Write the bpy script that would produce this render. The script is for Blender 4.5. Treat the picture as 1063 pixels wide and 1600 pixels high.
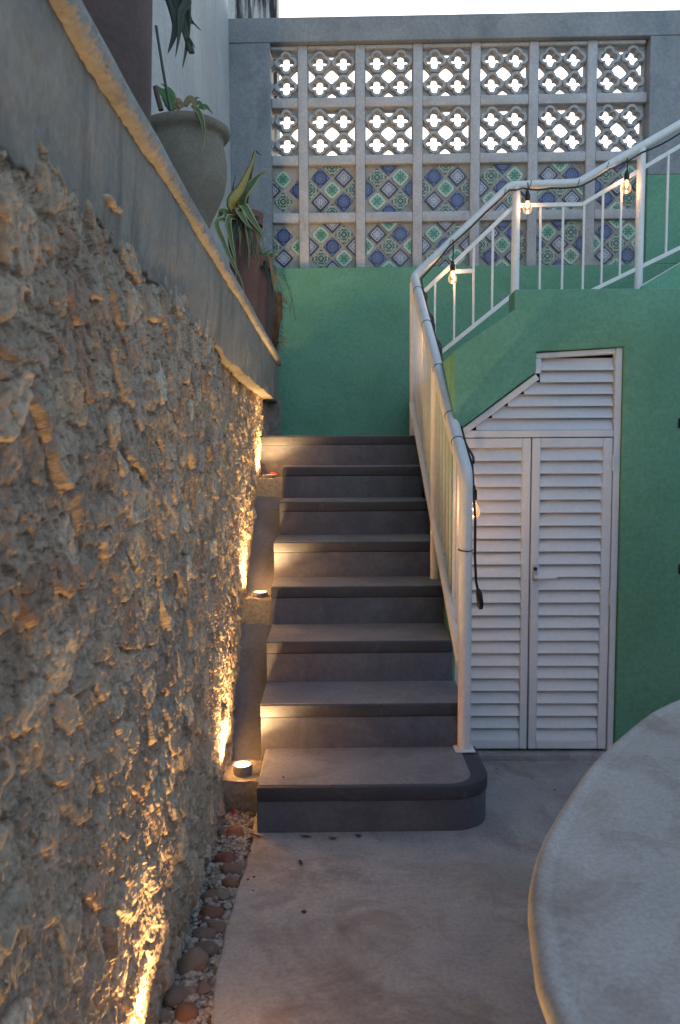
import bpy, bmesh, math, random
import numpy as np
from mathutils import Vector, Matrix, noise as mnoise
random.seed(7); rng = np.random.default_rng(11)
R = math.radians
for o in list(bpy.data.objects): bpy.data.objects.remove(o)
S = bpy.context.scene
COL = S.collection

# ------------------------------------------------------------------ camera
PW, PH, F = 1063.0, 1600.0, 1226.0
CAM = Vector((0, 0, 1.45))
yaw, pit, rol = math.atan(14.5/F), math.atan(100/F), 0.005
w_ = Vector((math.sin(yaw)*math.cos(pit), math.cos(yaw)*math.cos(pit), -math.sin(pit)))
r0 = Vector((math.cos(yaw), -math.sin(yaw), 0)); u0 = r0.cross(w_)
r_ = r0*math.cos(rol) - u0*math.sin(rol); u_ = u0*math.cos(rol) + r0*math.sin(rol)
cam = bpy.data.cameras.new('camera'); camo = bpy.data.objects.new('camera', cam); COL.objects.link(camo)
camo.matrix_world = Matrix(((r_.x, u_.x, -w_.x, CAM.x), (r_.y, u_.y, -w_.y, CAM.y), (r_.z, u_.z, -w_.z, CAM.z), (0, 0, 0, 1)))
cam.sensor_fit = 'HORIZONTAL'; cam.sensor_width = 15.6; cam.lens = 15.6*F/PW
cam.clip_start = 0.02; cam.clip_end = 500
cam.dof.use_dof = True; cam.dof.focus_distance = 3.7; cam.dof.aperture_fstop = 5.0
S.camera = camo
# ------------------------------------------------------------------ world, sun, exposure
W = bpy.data.worlds.new('World'); S.world = W; W.use_nodes = True
nt = W.node_tree; nt.nodes.clear()
sky = nt.nodes.new('ShaderNodeTexSky'); sky.sky_type = 'NISHITA'; sky.sun_disc = False
SUN_EL, SUN_ROT = R(7.0), R(12)
sky.sun_elevation = SUN_EL; sky.sun_rotation = SUN_ROT; sky.air_density = 1.0; sky.dust_density = 1.5; sky.ozone_density = 2.2
hs = nt.nodes.new('ShaderNodeHueSaturation'); hs.inputs['Saturation'].default_value = 0.74
bg = nt.nodes.new('ShaderNodeBackground'); bg.inputs['Strength'].default_value = 0.15
ow = nt.nodes.new('ShaderNodeOutputWorld')
nt.links.new(sky.outputs[0], hs.inputs['Color']); nt.links.new(hs.outputs[0], bg.inputs[0]); nt.links.new(bg.outputs[0], ow.inputs[0])
sl = bpy.data.lights.new('sun', 'SUN'); sl.energy = 0.02; sl.angle = R(20); sl.color = (1, .93, .88)
so = bpy.data.objects.new('sun', sl); COL.objects.link(so)
sd = Vector((math.sin(SUN_ROT)*math.cos(SUN_EL), math.cos(SUN_ROT)*math.cos(SUN_EL), math.sin(SUN_EL)))
so.rotation_euler = (-sd).to_track_quat('-Z', 'Y').to_euler(); so.location = (0, -3, 6)
S.view_settings.view_transform = 'Standard'; S.view_settings.look = 'None'
S.view_settings.exposure = 2.08; S.view_settings.gamma = 1.0; S.view_settings.use_curve_mapping = False
LAMP_K = 0.36          # strength of the warm lamps

# ------------------------------------------------------------------ pixel helpers (photo pixels give directions)
def ray(x, y): return w_ + r_*((x-PW/2)/F) + u_*((PH/2-y)/F)
def pY(x, y, Y): d = ray(x, y); return CAM + d*((Y-CAM.y)/d.y)
def pX(x, y, X): d = ray(x, y); return CAM + d*((X-CAM.x)/d.x)
def pZ(x, y, Z): d = ray(x, y); return CAM + d*((Z-CAM.z)/d.z)
class WallFrame:                      # a vertical plane: local x along, y away from the camera, z up
    def __init__(s, ox, oy, deg):
        s.o = Vector((ox, oy, 0)); t = R(deg); s.t = t
        s.ax = Vector((math.cos(t), math.sin(t), 0)); s.n = Vector((-math.sin(t), math.cos(t), 0))
    def px(s, x, y, off=0.0):
        d = ray(x, y); k = ((s.o - CAM).dot(s.n)+off)/d.dot(s.n); p = CAM + d*k
        return ((p-s.o).dot(s.ax), p.z)
BW = WallFrame(0.6, 6.08, -2.2)       # breeze block wall at the back
CW = WallFrame(0.78, 3.535, -1.6)      # closet wall with the louvred doors

# ------------------------------------------------------------------ object helpers
def tag(o, label=None, cat=None, group=None, kind=None):
    if label: o['label'] = label
    if cat: o['category'] = cat
    if group: o['group'] = group
    if kind: o['kind'] = kind
    return o
def empty(name, loc=(0, 0, 0), rz=0, **k):
    o = bpy.data.objects.new(name, None); COL.objects.link(o); o.location = loc; o.rotation_euler = (0, 0, rz)
    o.empty_display_size = .1
    return tag(o, **k)
def link(name, me, m=None, parent=None, loc=None, **k):
    o = bpy.data.objects.new(name, me); COL.objects.link(o)
    if m is not None and not me.materials: me.materials.append(m)
    if parent: o.parent = parent
    if loc is not None: o.location = loc
    return tag(o, **k)
def smooth(me, ang=40):
    for p in me.polygons: p.use_smooth = True
    try: me.set_sharp_from_angle(angle=R(ang))
    except Exception: pass
def bm_mesh(bm, sm=None):
    bmesh.ops.recalc_face_normals(bm, faces=bm.faces)
    me = bpy.data.meshes.new('mesh'); bm.to_mesh(me); bm.free()
    if sm: smooth(me, sm)
    return me
def bevel(bm, w, seg=2):
    if w > 0:
        es = [e for e in bm.edges if len(e.link_faces) == 2 and e.calc_face_angle(0) > R(28)]
        bmesh.ops.bevel(bm, geom=es, offset=w, segments=seg, affect='EDGES', profile=.5, clamp_overlap=True)
def box(x0, x1, y0, y1, z0, z1, bev=0, seg=2, sm=40):
    bm = bmesh.new(); bmesh.ops.create_cube(bm, size=1)
    for v in bm.verts:
        v.co = ((x0+x1)/2+v.co.x*(x1-x0), (y0+y1)/2+v.co.y*(y1-y0), (z0+z1)/2+v.co.z*(z1-z0))
    bevel(bm, bev, seg)
    return bm_mesh(bm, sm if bev else None)
def prism(pts, a, b, axis='y', bev=0, seg=2):
    """polygon of 2d points swept from a to b along an axis: 'y' -> (x,z), 'z' -> (x,y), 'x' -> (y,z)"""
    f = {'y': lambda p, t: (p[0], t, p[1]), 'z': lambda p, t: (p[0], p[1], t), 'x': lambda p, t: (t, p[0], p[1])}[axis]
    bm = bmesh.new(); A = [bm.verts.new(f(p, a)) for p in pts]; B = [bm.verts.new(f(p, b)) for p in pts]
    bm.faces.new(A); bm.faces.new(B[::-1]); n = len(pts)
    for i in range(n): bm.faces.new((A[i], A[(i+1) % n], B[(i+1) % n], B[i]))
    bmesh.ops.recalc_face_normals(bm, faces=bm.faces); bevel(bm, bev, seg)
    return bm_mesh(bm, 40 if bev else None)
def tube(path, rad, seg=12, cap=True):
    pts = [Vector(p) for p in path]; n = len(pts)
    rads = rad if isinstance(rad, (list, tuple)) else [rad]*n
    bm = bmesh.new(); rings = []; prev = None
    for i, p in enumerate(pts):
        t = (pts[min(i+1, n-1)]-pts[max(i-1, 0)]).normalized()
        if prev is None:
            up = Vector((0, 0, 1)) if abs(t.z) < .9 else Vector((0, 1, 0))
            s = t.cross(up).normalized()
        else:
            s = (prev - t*prev.dot(t)).normalized()
        prev = s; q = s.cross(t)
        # widen at a mitre
        k = 1.0
        if 0 < i < n-1:
            a = (pts[i]-pts[i-1]).normalized(); b = (pts[i+1]-pts[i]).normalized()
            k = 1/max(.5, math.sqrt(max(.01, (1+a.dot(b))/2)))
        rings.append([bm.verts.new(p + (s*math.cos(2*math.pi*j/seg) + q*math.sin(2*math.pi*j/seg))*rads[i]*(k if seg > 4 else k)) for j in range(seg)])
    for a, b in zip(rings, rings[1:]):
        for j in range(seg): bm.faces.new((a[j], a[(j+1) % seg], b[(j+1) % seg], b[j]))
    if cap: bm.faces.new(rings[0][::-1]); bm.faces.new(rings[-1])
    return bm_mesh(bm, 45)
def bar(a, b, w, d, bev=.0015):
    """rectangular bar from a to b: w across (in the horizontal plane / along x), d deep"""
    a, b = Vector(a), Vector(b); t = (b-a).normalized()
    side = Vector((0, 1, 0)) if abs(t.y) < .7 else Vector((1, 0, 0))
    if abs(t.z) > .95: side = Vector((0, 1, 0))
    s = (side - t*side.dot(t)).normalized(); q = t.cross(s)
    bm = bmesh.new(); A = []; B = []
    for i, j in ((-1, -1), (1, -1), (1, 1), (-1, 1)):
        A.append(bm.verts.new(a+s*i*d/2+q*j*w/2)); B.append(bm.verts.new(b+s*i*d/2+q*j*w/2))
    bm.faces.new(A); bm.faces.new(B[::-1])
    for i in range(4): bm.faces.new((A[i], A[(i+1) % 4], B[(i+1) % 4], B[i]))
    bmesh.ops.recalc_face_normals(bm, faces=bm.faces); bevel(bm, bev, 1)
    return bm_mesh(bm, 40)
def lathe(prof, seg=40, jit=0.0):
    bm = bmesh.new(); rings = []
    for r, z in prof:
        rings.append([bm.verts.new((r*math.cos(2*math.pi*j/seg), r*math.sin(2*math.pi*j/seg), z)) for j in range(seg)])
    for a, b in zip(rings, rings[1:]):
        for j in range(seg): bm.faces.new((a[j], a[(j+1) % seg], b[(j+1) % seg], b[j]))
    if prof[0][0] > 1e-4: bm.faces.new(rings[0][::-1])
    if prof[-1][0] > 1e-4: bm.faces.new(rings[-1])
    bmesh.ops.remove_doubles(bm, verts=bm.verts, dist=1e-5)
    if jit:
        for v in bm.verts: v.co *= 1+jit*mnoise.noise(v.co*6)
    return bm_mesh(bm, 50)
def np_mesh(V, Fq, sm=True):
    me = bpy.data.meshes.new('mesh'); me.from_pydata(V.tolist() if hasattr(V, 'tolist') else V, [], Fq.tolist() if hasattr(Fq, 'tolist') else Fq)
    if sm: me.polygons.foreach_set('use_smooth', [True]*len(me.polygons))
    me.update(); return me

# ------------------------------------------------------------------ materials
class E:                               # tiny expression builder over Math nodes
    nt = None
    def __init__(s, v): s.v = v
    @staticmethod
    def op(o, *a):
        n = E.nt.nodes.new('ShaderNodeMath'); n.operation = o
        for i, x in enumerate(a):
            x = x.v if isinstance(x, E) else x
            if isinstance(x, (int, float)): n.inputs[i].default_value = x
            else: E.nt.links.new(x, n.inputs[i])
        return E(n.outputs[0])
    def __add__(s, o): return E.op('ADD', s, o)
    __radd__ = __add__
    def __sub__(s, o): return E.op('SUBTRACT', s, o)
    def __rsub__(s, o): return E.op('SUBTRACT', o, s)
    def __mul__(s, o): return E.op('MULTIPLY', s, o)
    __rmul__ = __mul__
    def abs(s): return E.op('ABSOLUTE', s)
    def cos(s): return E.op('COSINE', s)
    def max(s, o): return E.op('MAXIMUM', s, o)
    def min(s, o): return E.op('MINIMUM', s, o)
def gt(a, b, soft=.05):                # soft step a > b
    n = E.nt.nodes.new('ShaderNodeMapRange'); n.interpolation_type = 'SMOOTHSTEP'
    d = a - b; E.nt.links.new(d.v, n.inputs[0]); n.inputs[1].default_value = -soft; n.inputs[2].default_value = soft
    return E(n.outputs[0])
def new_mat(name):
    m = bpy.data.materials.new(name); m.use_nodes = True; t = m.node_tree
    b = t.nodes['Principled BSDF']; return m, t, b
def nz(t, vec, scale, detail=6, rough=.6, dist=0, typ='ShaderNodeTexNoise'):
    n = t.nodes.new(typ); n.inputs['Scale'].default_value = scale
    if typ == 'ShaderNodeTexNoise':
        n.inputs['Detail'].default_value = detail; n.inputs['Roughness'].default_value = rough; n.inputs['Distortion'].default_value = dist
    if vec is not None: t.links.new(vec, n.inputs['Vector'])
    return n
def ramp(t, src, stops):
    n = t.nodes.new('ShaderNodeValToRGB'); e = n.color_ramp.elements
    while len(e) < len(stops): e.new(.5)
    for k, (p, c) in zip(e, stops): k.position = p; k.color = (*c, 1) if len(c) == 3 else c
    t.links.new(src, n.inputs[0]); return n
def mix(t, fac, a, b, mode='MIX'):
    n = t.nodes.new('ShaderNodeMix'); n.data_type = 'RGBA'; n.blend_type = mode
    for s, x in ((n.inputs[0], fac), (n.inputs[6], a), (n.inputs[7], b)):
        if isinstance(x, (int, float)): s.default_value = x
        elif isinstance(x, tuple): s.default_value = (*x, 1)
        else: t.links.new(x, s)
    return n.outputs[2]
def bump(t, b, src, strength, dist, prev=None):
    n = t.nodes.new('ShaderNodeBump'); n.inputs['Strength'].default_value = strength; n.inputs['Distance'].default_value = dist
    t.links.new(src, n.inputs['Height'])
    if prev: t.links.new(prev, n.inputs['Normal'])
    t.links.new(n.outputs[0], b.inputs['Normal']); return n.outputs[0]
def coords(t, scale=(1, 1, 1), kind='Object'):
    c = t.nodes.new('ShaderNodeTexCoord'); m = t.nodes.new('ShaderNodeMapping'); m.inputs['Scale'].default_value = scale
    t.links.new(c.outputs[kind], m.inputs[0]); return m.outputs[0]
def world_pos(t, scale=(1, 1, 1)):
    g = t.nodes.new('ShaderNodeNewGeometry'); m = t.nodes.new('ShaderNodeMapping'); m.inputs['Scale'].default_value = scale
    t.links.new(g.outputs['Position'], m.inputs[0]); return m.outputs[0]
def surf(name, c1, c2, scale=3, rough=.75, bm_=.25, bd=.004, fine=60, spec=.3, stain=None, streak=None, rough_var=.12, lo=.35, hi=.65, spk=(.8, 1.14), patch=None):
    """worn matte surface: two colours mixed by noise, fine speckle, optional stains and vertical streaks"""
    m, t, b = new_mat(name); p = world_pos(t)
    n1 = nz(t, p, scale, 8, .62, .3); r1 = ramp(t, n1.outputs[0], [(lo, c1), (hi, c2)])
    col = r1.outputs[0]
    nf = nz(t, p, fine, 6, .7); rf = ramp(t, nf.outputs[0], [(.3, (spk[0],)*3), (.7, (spk[1],)*3)])
    col = mix(t, 1.0, col, rf.outputs[0], 'MULTIPLY')
    if stain:
        ns = nz(t, p, stain[1], 10, .7, .8); rs = ramp(t, ns.outputs[0], [(stain[2], (0, 0, 0)), (stain[3], (1, 1, 1))])
        col = mix(t, rs.outputs[0], col, stain[0])
    if patch:
        npz = nz(t, p, patch[1], 12, .62, .5); rp = ramp(t, npz.outputs[0], [(patch[2], (0, 0, 0)), (patch[3], (1, 1, 1))])
        col = mix(t, rp.outputs[0], col, mix(t, 1.0, col, patch[0], 'MULTIPLY'))
    if streak:
        ps = world_pos(t, (streak[1], streak[1], streak[1]*.06)); ns = nz(t, ps, 1.0, 7, .65, .2)
        rs = ramp(t, ns.outputs[0], [(streak[2], (0, 0, 0)), (streak[3], (1, 1, 1))])
        col = mix(t, rs.outputs[0], col, streak[0])
    t.links.new(col, b.inputs['Base Color'])
    rr = ramp(t, n1.outputs[0], [(.3, (max(0, rough-rough_var),)*3), (.7, (min(1, rough+rough_var),)*3)])
    t.links.new(rr.outputs[0], b.inputs['Roughness']); b.inputs['Specular IOR Level'].default_value = spec
    nb = bump(t, b, nf.outputs[0], bm_, bd)
    nl = nz(t, p, fine*.22, 5, .6); bump(t, b, nl.outputs[0], bm_*.8, bd*3, nb)
    return m
M = {}
M['green'] = surf('green_paint', (.15, .375, .25), (.185, .42, .29), 1.3, .72, .3, .003, 55, .3, patch=((.90, .92, .90), 1.7, .48, .58), stain=((.13, .31, .20), 2.2, .52, .8), streak=((.16, .345, .235), 6, .58, .85))
M['slab'] = surf('floor_concrete', (.31, .305, .315), (.52, .50, .50), 1.5, .62, .35, .003, 70, .35, stain=((.27, .21, .17), 3.6, .5, .72), spk=(.76, 1.16), patch=((.66, .64, .64), 1.5, .48, .58))
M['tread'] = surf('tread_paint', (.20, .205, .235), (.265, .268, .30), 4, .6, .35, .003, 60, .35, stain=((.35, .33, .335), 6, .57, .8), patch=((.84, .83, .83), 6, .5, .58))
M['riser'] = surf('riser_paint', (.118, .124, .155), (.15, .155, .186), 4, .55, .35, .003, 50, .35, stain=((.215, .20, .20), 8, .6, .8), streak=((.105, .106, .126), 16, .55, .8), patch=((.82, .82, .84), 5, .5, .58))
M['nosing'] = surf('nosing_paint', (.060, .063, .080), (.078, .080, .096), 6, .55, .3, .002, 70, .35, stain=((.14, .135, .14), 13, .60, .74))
M['white'] = surf('white_metal_paint', (.76, .75, .75), (.82, .81, .81), 5, .38, .08, .0008, 40, .45, stain=((.62, .57, .52), 10, .68, .88), spk=(.92, 1.05))
M['door_white'] = surf('white_door_paint', (.74, .735, .745), (.80, .79, .80), 4, .42, .1, .0008, 50, .4, stain=((.66, .64, .63), 6, .68, .88), spk=(.93, 1.04))
M['grey_wall'] = surf('grey_render', (.25, .27, .295), (.35, .365, .385), 2.2, .85, .5, .005, 45, .2, stain=((.17, .185, .21), 2.6, .52, .75), streak=((.36, .37, .385), 5, .55, .75))
M['pale_wall'] = surf('pale_streaked_render', (.42, .43, .44), (.54, .545, .55), 2, .85, .3, .003, 50, .2, streak=((.35, .36, .375), 7, .5, .8))
M['rib'] = surf('rib_concrete', (.48, .47, .485), (.58, .565, .58), 5, .85, .5, .004, 60, .2, stain=((.37, .345, .345), 9, .56, .75))
M['block'] = surf('breeze_concrete', (.42, .42, .435), (.52, .515, .525), 7, .88, .6, .004, 55, .2, stain=((.29, .285, .29), 14, .55, .75))
M['grout'] = surf('tile_grout', (.37, .34, .32), (.47, .44, .41), 9, .85, .5, .003, 60, .2, stain=((.19, .15, .125), 12, .55, .7))
M['band'] = surf('band_render', (.26, .245, .215), (.36, .335, .295), 3, .85, .5, .004, 60, .2, stain=((.20, .19, .175), 4, .5, .72), streak=((.155, .15, .14), 11, .56, .72))
M['coping'] = surf('coping_cement', (.33, .32, .305), (.43, .415, .39), 5, .9, 1.0, .008, 55, .2, stain=((.24, .22, .20), 8, .55, .75))
M['ramp'] = surf('ramp_cement', (.18, .178, .19), (.24, .235, .245), 5, .7, .5, .004, 55, .3, stain=((.15, .14, .14), 9, .55, .75))
M['table'] = surf('table_concrete', (.43, .40, .375), (.54, .50, .465), 3.2, .6, .3, .002, 110, .4, stain=((.36, .30, .26), 3.4, .52, .72), rough_var=.15, spk=(.74, 1.15), patch=((.86, .83, .81), 7, .52, .6))
M['clay'] = surf('beige_clay', (.22, .19, .15), (.28, .245, .195), 6, .85, .6, .003, 90, .2, stain=((.19, .16, .125), 5, .55, .78))
M['terra'] = surf('terracotta', (.17, .088, .068), (.225, .115, .085), 6, .8, .3, .002, 60, .25, stain=((.17, .095, .075), 7, .52, .75))
M['brown_pot'] = surf('brown_pot_clay', (.11, .075, .066), (.155, .105, .092), 3, .75, .4, .003, 60, .25, stain=((.10, .07, .06), 4, .5, .75))
M['earth'] = surf('potting_soil', (.05, .035, .025), (.09, .065, .045), 20, .95, 1, .01, 60, .1)
M['black'] = surf('black_rubber', (.014, .014, .016), (.022, .022, .024), 20, .5, .1, .001, 80, .4)
M['steel'] = surf('dull_steel', (.45, .44, .42), (.55, .54, .51), 20, .4, .1, .0005, 80, .5)
M['neigh'] = surf('weathered_wall', (.45, .45, .44), (.6, .6, .58), 3, .9, .5, .006, 40, .1, streak=((.05, .05, .055), 14, .45, .56))
M['ground'] = surf('yard_soil', (.12, .10, .08), (.18, .155, .13), 2, .95, .8, .01, 40, .1)
M['pebble'] = surf('pale_gravel', (.33, .30, .27), (.50, .46, .42), 40, .85, .4, .002, 120, .2, stain=((.20, .16, .135), 35, .48, .62))
M['petal'] = surf('red_petal', (.45, .04, .03), (.6, .08, .05), 30, .6, .2, .001, 90, .3)
M['twig'] = surf('dry_twig', (.06, .045, .035), (.12, .085, .06), 30, .9, .3, .001, 90, .1)
M['fibre'] = surf('brown_fibre', (.12, .06, .03), (.22, .12, .065), 30, .95, .8, .004, 120, .1)
M['house'] = surf('unseen_wall_render', (.40, .38, .36), (.5, .48, .45), 2, .85, .3, .003, 50, .2)

def cobble_mat():
    m, t, b = new_mat('river_cobble'); oi = t.nodes.new('ShaderNodeObjectInfo'); p = coords(t)
    n = nz(t, p, 25, 8, .65, .5); v = ramp(t, n.outputs[0], [(.3, (.65,)*3), (.7, (1.2,)*3)])
    t.links.new(mix(t, 1, oi.outputs['Color'], v.outputs[0], 'MULTIPLY'), b.inputs['Base Color'])
    b.inputs['Roughness'].default_value = .7; bump(t, b, n.outputs[0], .35, .004); return m
M['cobble'] = cobble_mat()
def stone_mat():
    m, t, b = new_mat('rubble_limestone'); p = world_pos(t)
    a = t.nodes.new('ShaderNodeAttribute'); a.attribute_name = 'tint'
    n = nz(t, p, 48, 10, .72, .2); v = ramp(t, n.outputs[0], [(.3, (.55,)*3), (.5, (1.0,)*3), (.70, (1.4,)*3)])
    c = mix(t, 1, a.outputs['Color'], v.outputs[0], 'MULTIPLY')
    n2 = nz(t, p, 9, 8, .7, .8); f2 = ramp(t, n2.outputs[0], [(.56, (0, 0, 0)), (.7, (1, 1, 1))])
    c = mix(t, f2.outputs[0], c, mix(t, .35, c, (.38, .24, .13)))
    n3 = nz(t, p, 150, 8, .75, .1)
    t.links.new(c, b.inputs['Base Color']); b.inputs['Roughness'].default_value = .9; b.inputs['Specular IOR Level'].default_value = .25
    nb = bump(t, b, n.outputs[0], .6, .005); bump(t, b, n3.outputs[0], .7, .004, nb); return m
M['stone'] = stone_mat()

def tile_mat(kind):
    m, t, b = new_mat('talavera_tile_'+kind); E.nt = t
    tc = t.nodes.new('ShaderNodeTexCoord'); sx = t.nodes.new('ShaderNodeSeparateXYZ'); t.links.new(tc.outputs['UV'], sx.inputs[0])
    wob = nz(t, tc.outputs['UV'], 9, 2); u = E(sx.outputs[0]) + (E(wob.outputs[0])-.5)*.06; v = E(sx.outputs[1]) + (E(wob.outputs[0])-.5)*.06
    r = E.op('SQRT', u*u+v*v); th = E.op('ARCTAN2', v, u); mx = u.abs().max(v.abs()); mn = u.abs().min(v.abs())
    c2, c4, c8, c16 = (th*2).cos(), (th*4).cos(), (th*8).cos(), (th*16).cos()
    band = lambda x, a, w: 1 - gt((x-a).abs(), w, .035)
    cu, cv = u.abs()-1, v.abs()-1; rc = E.op('SQRT', cu*cu+cv*cv)       # distance to the nearest corner
    if kind == 'blue':
        bgc, fg = (.014, .030, .15), (.38, .43, .60)
        mk = band(r, .16, .035).max(band(r + c8*.05, .40, .05)).max(band(r+c16*.03, .66, .035)).max(band(rc, .38, .05)).max(band(rc, .14, .05))
        mk = (mk.max(1-gt(r, .07))*.6)
    elif kind == 'flower':
        bgc, fg = (.62, .62, .68), (.009, .012, .065)
        mk = gt(mx, .74).max(1-gt(r, .10)).max(band(r, .26+0, .05)*gt(c8, -.2)).max(band(r + c8*.10, .50, .07)).max(gt(c4*-1, .55, .2)*band(r, .72, .10)).max(band(rc, .42, .06))
        mk = mk.max(gt(c4, .8, .1)*band(r, .62, .05))
    elif kind == 'mint':
        bgc, fg = (.48, .60, .51), (.02, .19, .11)
        arm = band(mn, .05, .08)*(1-gt(mx, .72))
        dg = band(u.abs()-v.abs(), 0, .10)*(1-gt(r, .95))
        cr = E.op('SQRT', (u.abs()-.5)*(u.abs()-.5)+(v.abs()-.28)*(v.abs()-.28)); cr2 = E.op('SQRT', (u.abs()-.28)*(u.abs()-.28)+(v.abs()-.5)*(v.abs()-.5))
        mk = arm.max(dg).max(band(cr, .15, .06)).max(band(cr2, .15, .06)).max(1-gt(r, .14)).max(band(rc, .2, .05))
    else:
        bgc, fg = (.50, .58, .47), (.006, .055, .042)
        ro = E.op('POWER', E.op('POWER', u.abs(), 4.0)+E.op('POWER', v.abs(), 4.0), .25)
        mk = band(ro, .32, .14).max(band(ro, .62, .10)*gt(mn, .10)).max(1-gt(r, .1)).max(band(mx, .80, .06)*gt(mn, .16)*(1-gt(mn, .6))).max(band(rc, .25, .12))
        mk = mk.max(band(mn, .0, .07)*gt(mx, .62))
    col = mix(t, (mk*.95).v, bgc, fg)
    nn = nz(t, world_pos(t), 14, 6, .6); vv = ramp(t, nn.outputs[0], [(.3, (.78,)*3), (.7, (1.12,)*3)])
    col = mix(t, 1, col, vv.outputs[0], 'MULTIPLY')
    nd = nz(t, world_pos(t), 22, 8, .7); fd = ramp(t, nd.outputs[0], [(.62, (0, 0, 0)), (.76, (.6,)*3)])
    col = mix(t, fd.outputs[0], col, (.33, .29, .26))
    t.links.new(col, b.inputs['Base Color']); b.inputs['Roughness'].default_value = .28; b.inputs['Specular IOR Level'].default_value = .5
    return m
TM = {k: tile_mat(k) for k in ('blue', 'flower', 'mint', 'medal')}

def leaf_mat(name, c1, c2, edge=None):
    m, t, b = new_mat(name); tc = t.nodes.new('ShaderNodeTexCoord')
    mp = t.nodes.new('ShaderNodeMapping'); mp.inputs['Scale'].default_value = (2, 9, 1); t.links.new(tc.outputs['UV'], mp.inputs[0])
    n = nz(t, mp.outputs[0], 3, 6, .6, .5); c = ramp(t, n.outputs[0], [(.35, c1), (.65, c2)]).outputs[0]
    if edge:
        sx = t.nodes.new('ShaderNodeSeparateXYZ'); t.links.new(tc.outputs['UV'], sx.inputs[0]); E.nt = t
        e = gt((E(sx.outputs[0])-.5).abs(), .36, .06); c = mix(t, e.v, c, edge)
    t.links.new(c, b.inputs['Base Color']); b.inputs['Roughness'].default_value = .45
    return m
M['leaf_var'] = leaf_mat('variegated_leaf', (.06, .10, .035), (.11, .16, .05), (.40, .38, .17))
M['leaf_yel'] = leaf_mat('yellowed_leaf', (.36, .25, .05), (.46, .36, .10), (.10, .10, .03))
M['leaf_dark'] = leaf_mat('dark_leaf', (.022, .034, .025), (.045, .065, .042))
M['leaf_green'] = leaf_mat('green_leaf', (.05, .15, .035), (.09, .22, .05))
M['leaf_dry'] = leaf_mat('dry_leaf', (.22, .14, .07), (.33, .24, .13))

def emit(name, col, st):
    m, t, b = new_mat(name); b.inputs['Base Color'].default_value = (*col, 1); b.inputs['Emission Color'].default_value = (*col, 1); b.inputs['Emission Strength'].default_value = st; return m
WARM = (1.0, .60, .24); WARM2 = (1.0, .55, .30)
M['lens'] = emit('lamp_lens', (1.0, .74, .38), 16*LAMP_K)
M['filament'] = emit('filament', (1.0, .55, .20), 11*LAMP_K)
def glass_mat():
    m, t, b = new_mat('bulb_glass'); t.nodes.remove(b); o = t.nodes['Material Output']
    tr = t.nodes.new('ShaderNodeBsdfTransparent'); tr.inputs[0].default_value = (1, .93, .82, 1)
    gl = t.nodes.new('ShaderNodeBsdfGlossy'); gl.inputs['Roughness'].default_value = .03
    em = t.nodes.new('ShaderNodeEmission'); em.inputs[0].default_value = (1, .6, .3, 1); em.inputs[1].default_value = 0.14*LAMP_K
    lw = t.nodes.new('ShaderNodeLayerWeight'); lw.inputs[0].default_value = .35
    mx = t.nodes.new('ShaderNodeMixShader'); t.links.new(lw.outputs['Fresnel'], mx.inputs[0]); t.links.new(tr.outputs[0], mx.inputs[1]); t.links.new(gl.outputs[0], mx.inputs[2])
    ad = t.nodes.new('ShaderNodeAddShader'); t.links.new(mx.outputs[0], ad.inputs[0]); t.links.new(em.outputs[0], ad.inputs[1])
    t.links.new(ad.outputs[0], o.inputs[0]); return m
M['bulb'] = glass_mat()

# ------------------------------------------------------------------ numpy noise
def h2(ix, iy, s):
    n = (ix.astype(np.int64)*374761393 + iy.astype(np.int64)*668265263 + s*974634777) & 0xffffffff
    n = ((n ^ (n >> 13))*1274126177) & 0xffffffff; n = ((n ^ (n >> 16))*2246822519) & 0xffffffff
    return ((n ^ (n >> 15)) & 0xffffff)/float(0xffffff)
def vnoise(x, y, s):
    ix, iy = np.floor(x), np.floor(y); fx, fy = x-ix, y-iy; fx = fx*fx*(3-2*fx); fy = fy*fy*(3-2*fy)
    a, b, c, d = h2(ix, iy, s), h2(ix+1, iy, s), h2(ix, iy+1, s), h2(ix+1, iy+1, s)
    return (a*(1-fx)+b*fx)*(1-fy)+(c*(1-fx)+d*fx)*fy - .5
def fbm(x, y, s, o=5, g=.55):
    r = np.zeros_like(x); a = 1.0
    for k in range(o): r += a*vnoise(x*2**k, y*2**k, s+k*17); a *= g
    return r
def voro(x, y, s, jit=.9):
    """F1, F2, id hash, offset to the nearest seed, on a unit grid"""
    ix, iy = np.floor(x), np.floor(y); f1 = np.full(x.shape, 9.); f2 = f1.copy(); cx = np.zeros(x.shape); cy = cx.copy(); ox = cx.copy(); oy = cx.copy()
    for dx in (-1, 0, 1):
        for dy in (-1, 0, 1):
            jx, jy = ix+dx, iy+dy
            sx = jx+.5+(h2(jx, jy, s)-.5)*jit; sy = jy+.5+(h2(jx, jy, s+1)-.5)*jit
            d = np.hypot(x-sx, y-sy); c = d < f1
            f2 = np.where(c, f1, np.minimum(f2, d)); ox = np.where(c, x-sx, ox); oy = np.where(c, y-sy, oy)
            cx = np.where(c, jx, cx); cy = np.where(c, jy, cy); f1 = np.where(c, d, f1)
    return f1, f2, cx, cy, ox, oy
def sstep(a, b, x): t = np.clip((x-a)/(b-a), 0, 1); return t*t*(3-2*t)

# ================================================================== THE SETTING
XS = -.30                                              # left edge of slab and stairs
link('ground', np_mesh(np.array([[-60, -60, -.09], [60, -60, -.09], [60, 60, -.09], [-60, 60, -.09]]), np.array([[0, 1, 2, 3]]), False), M['ground'], kind='structure')
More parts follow.
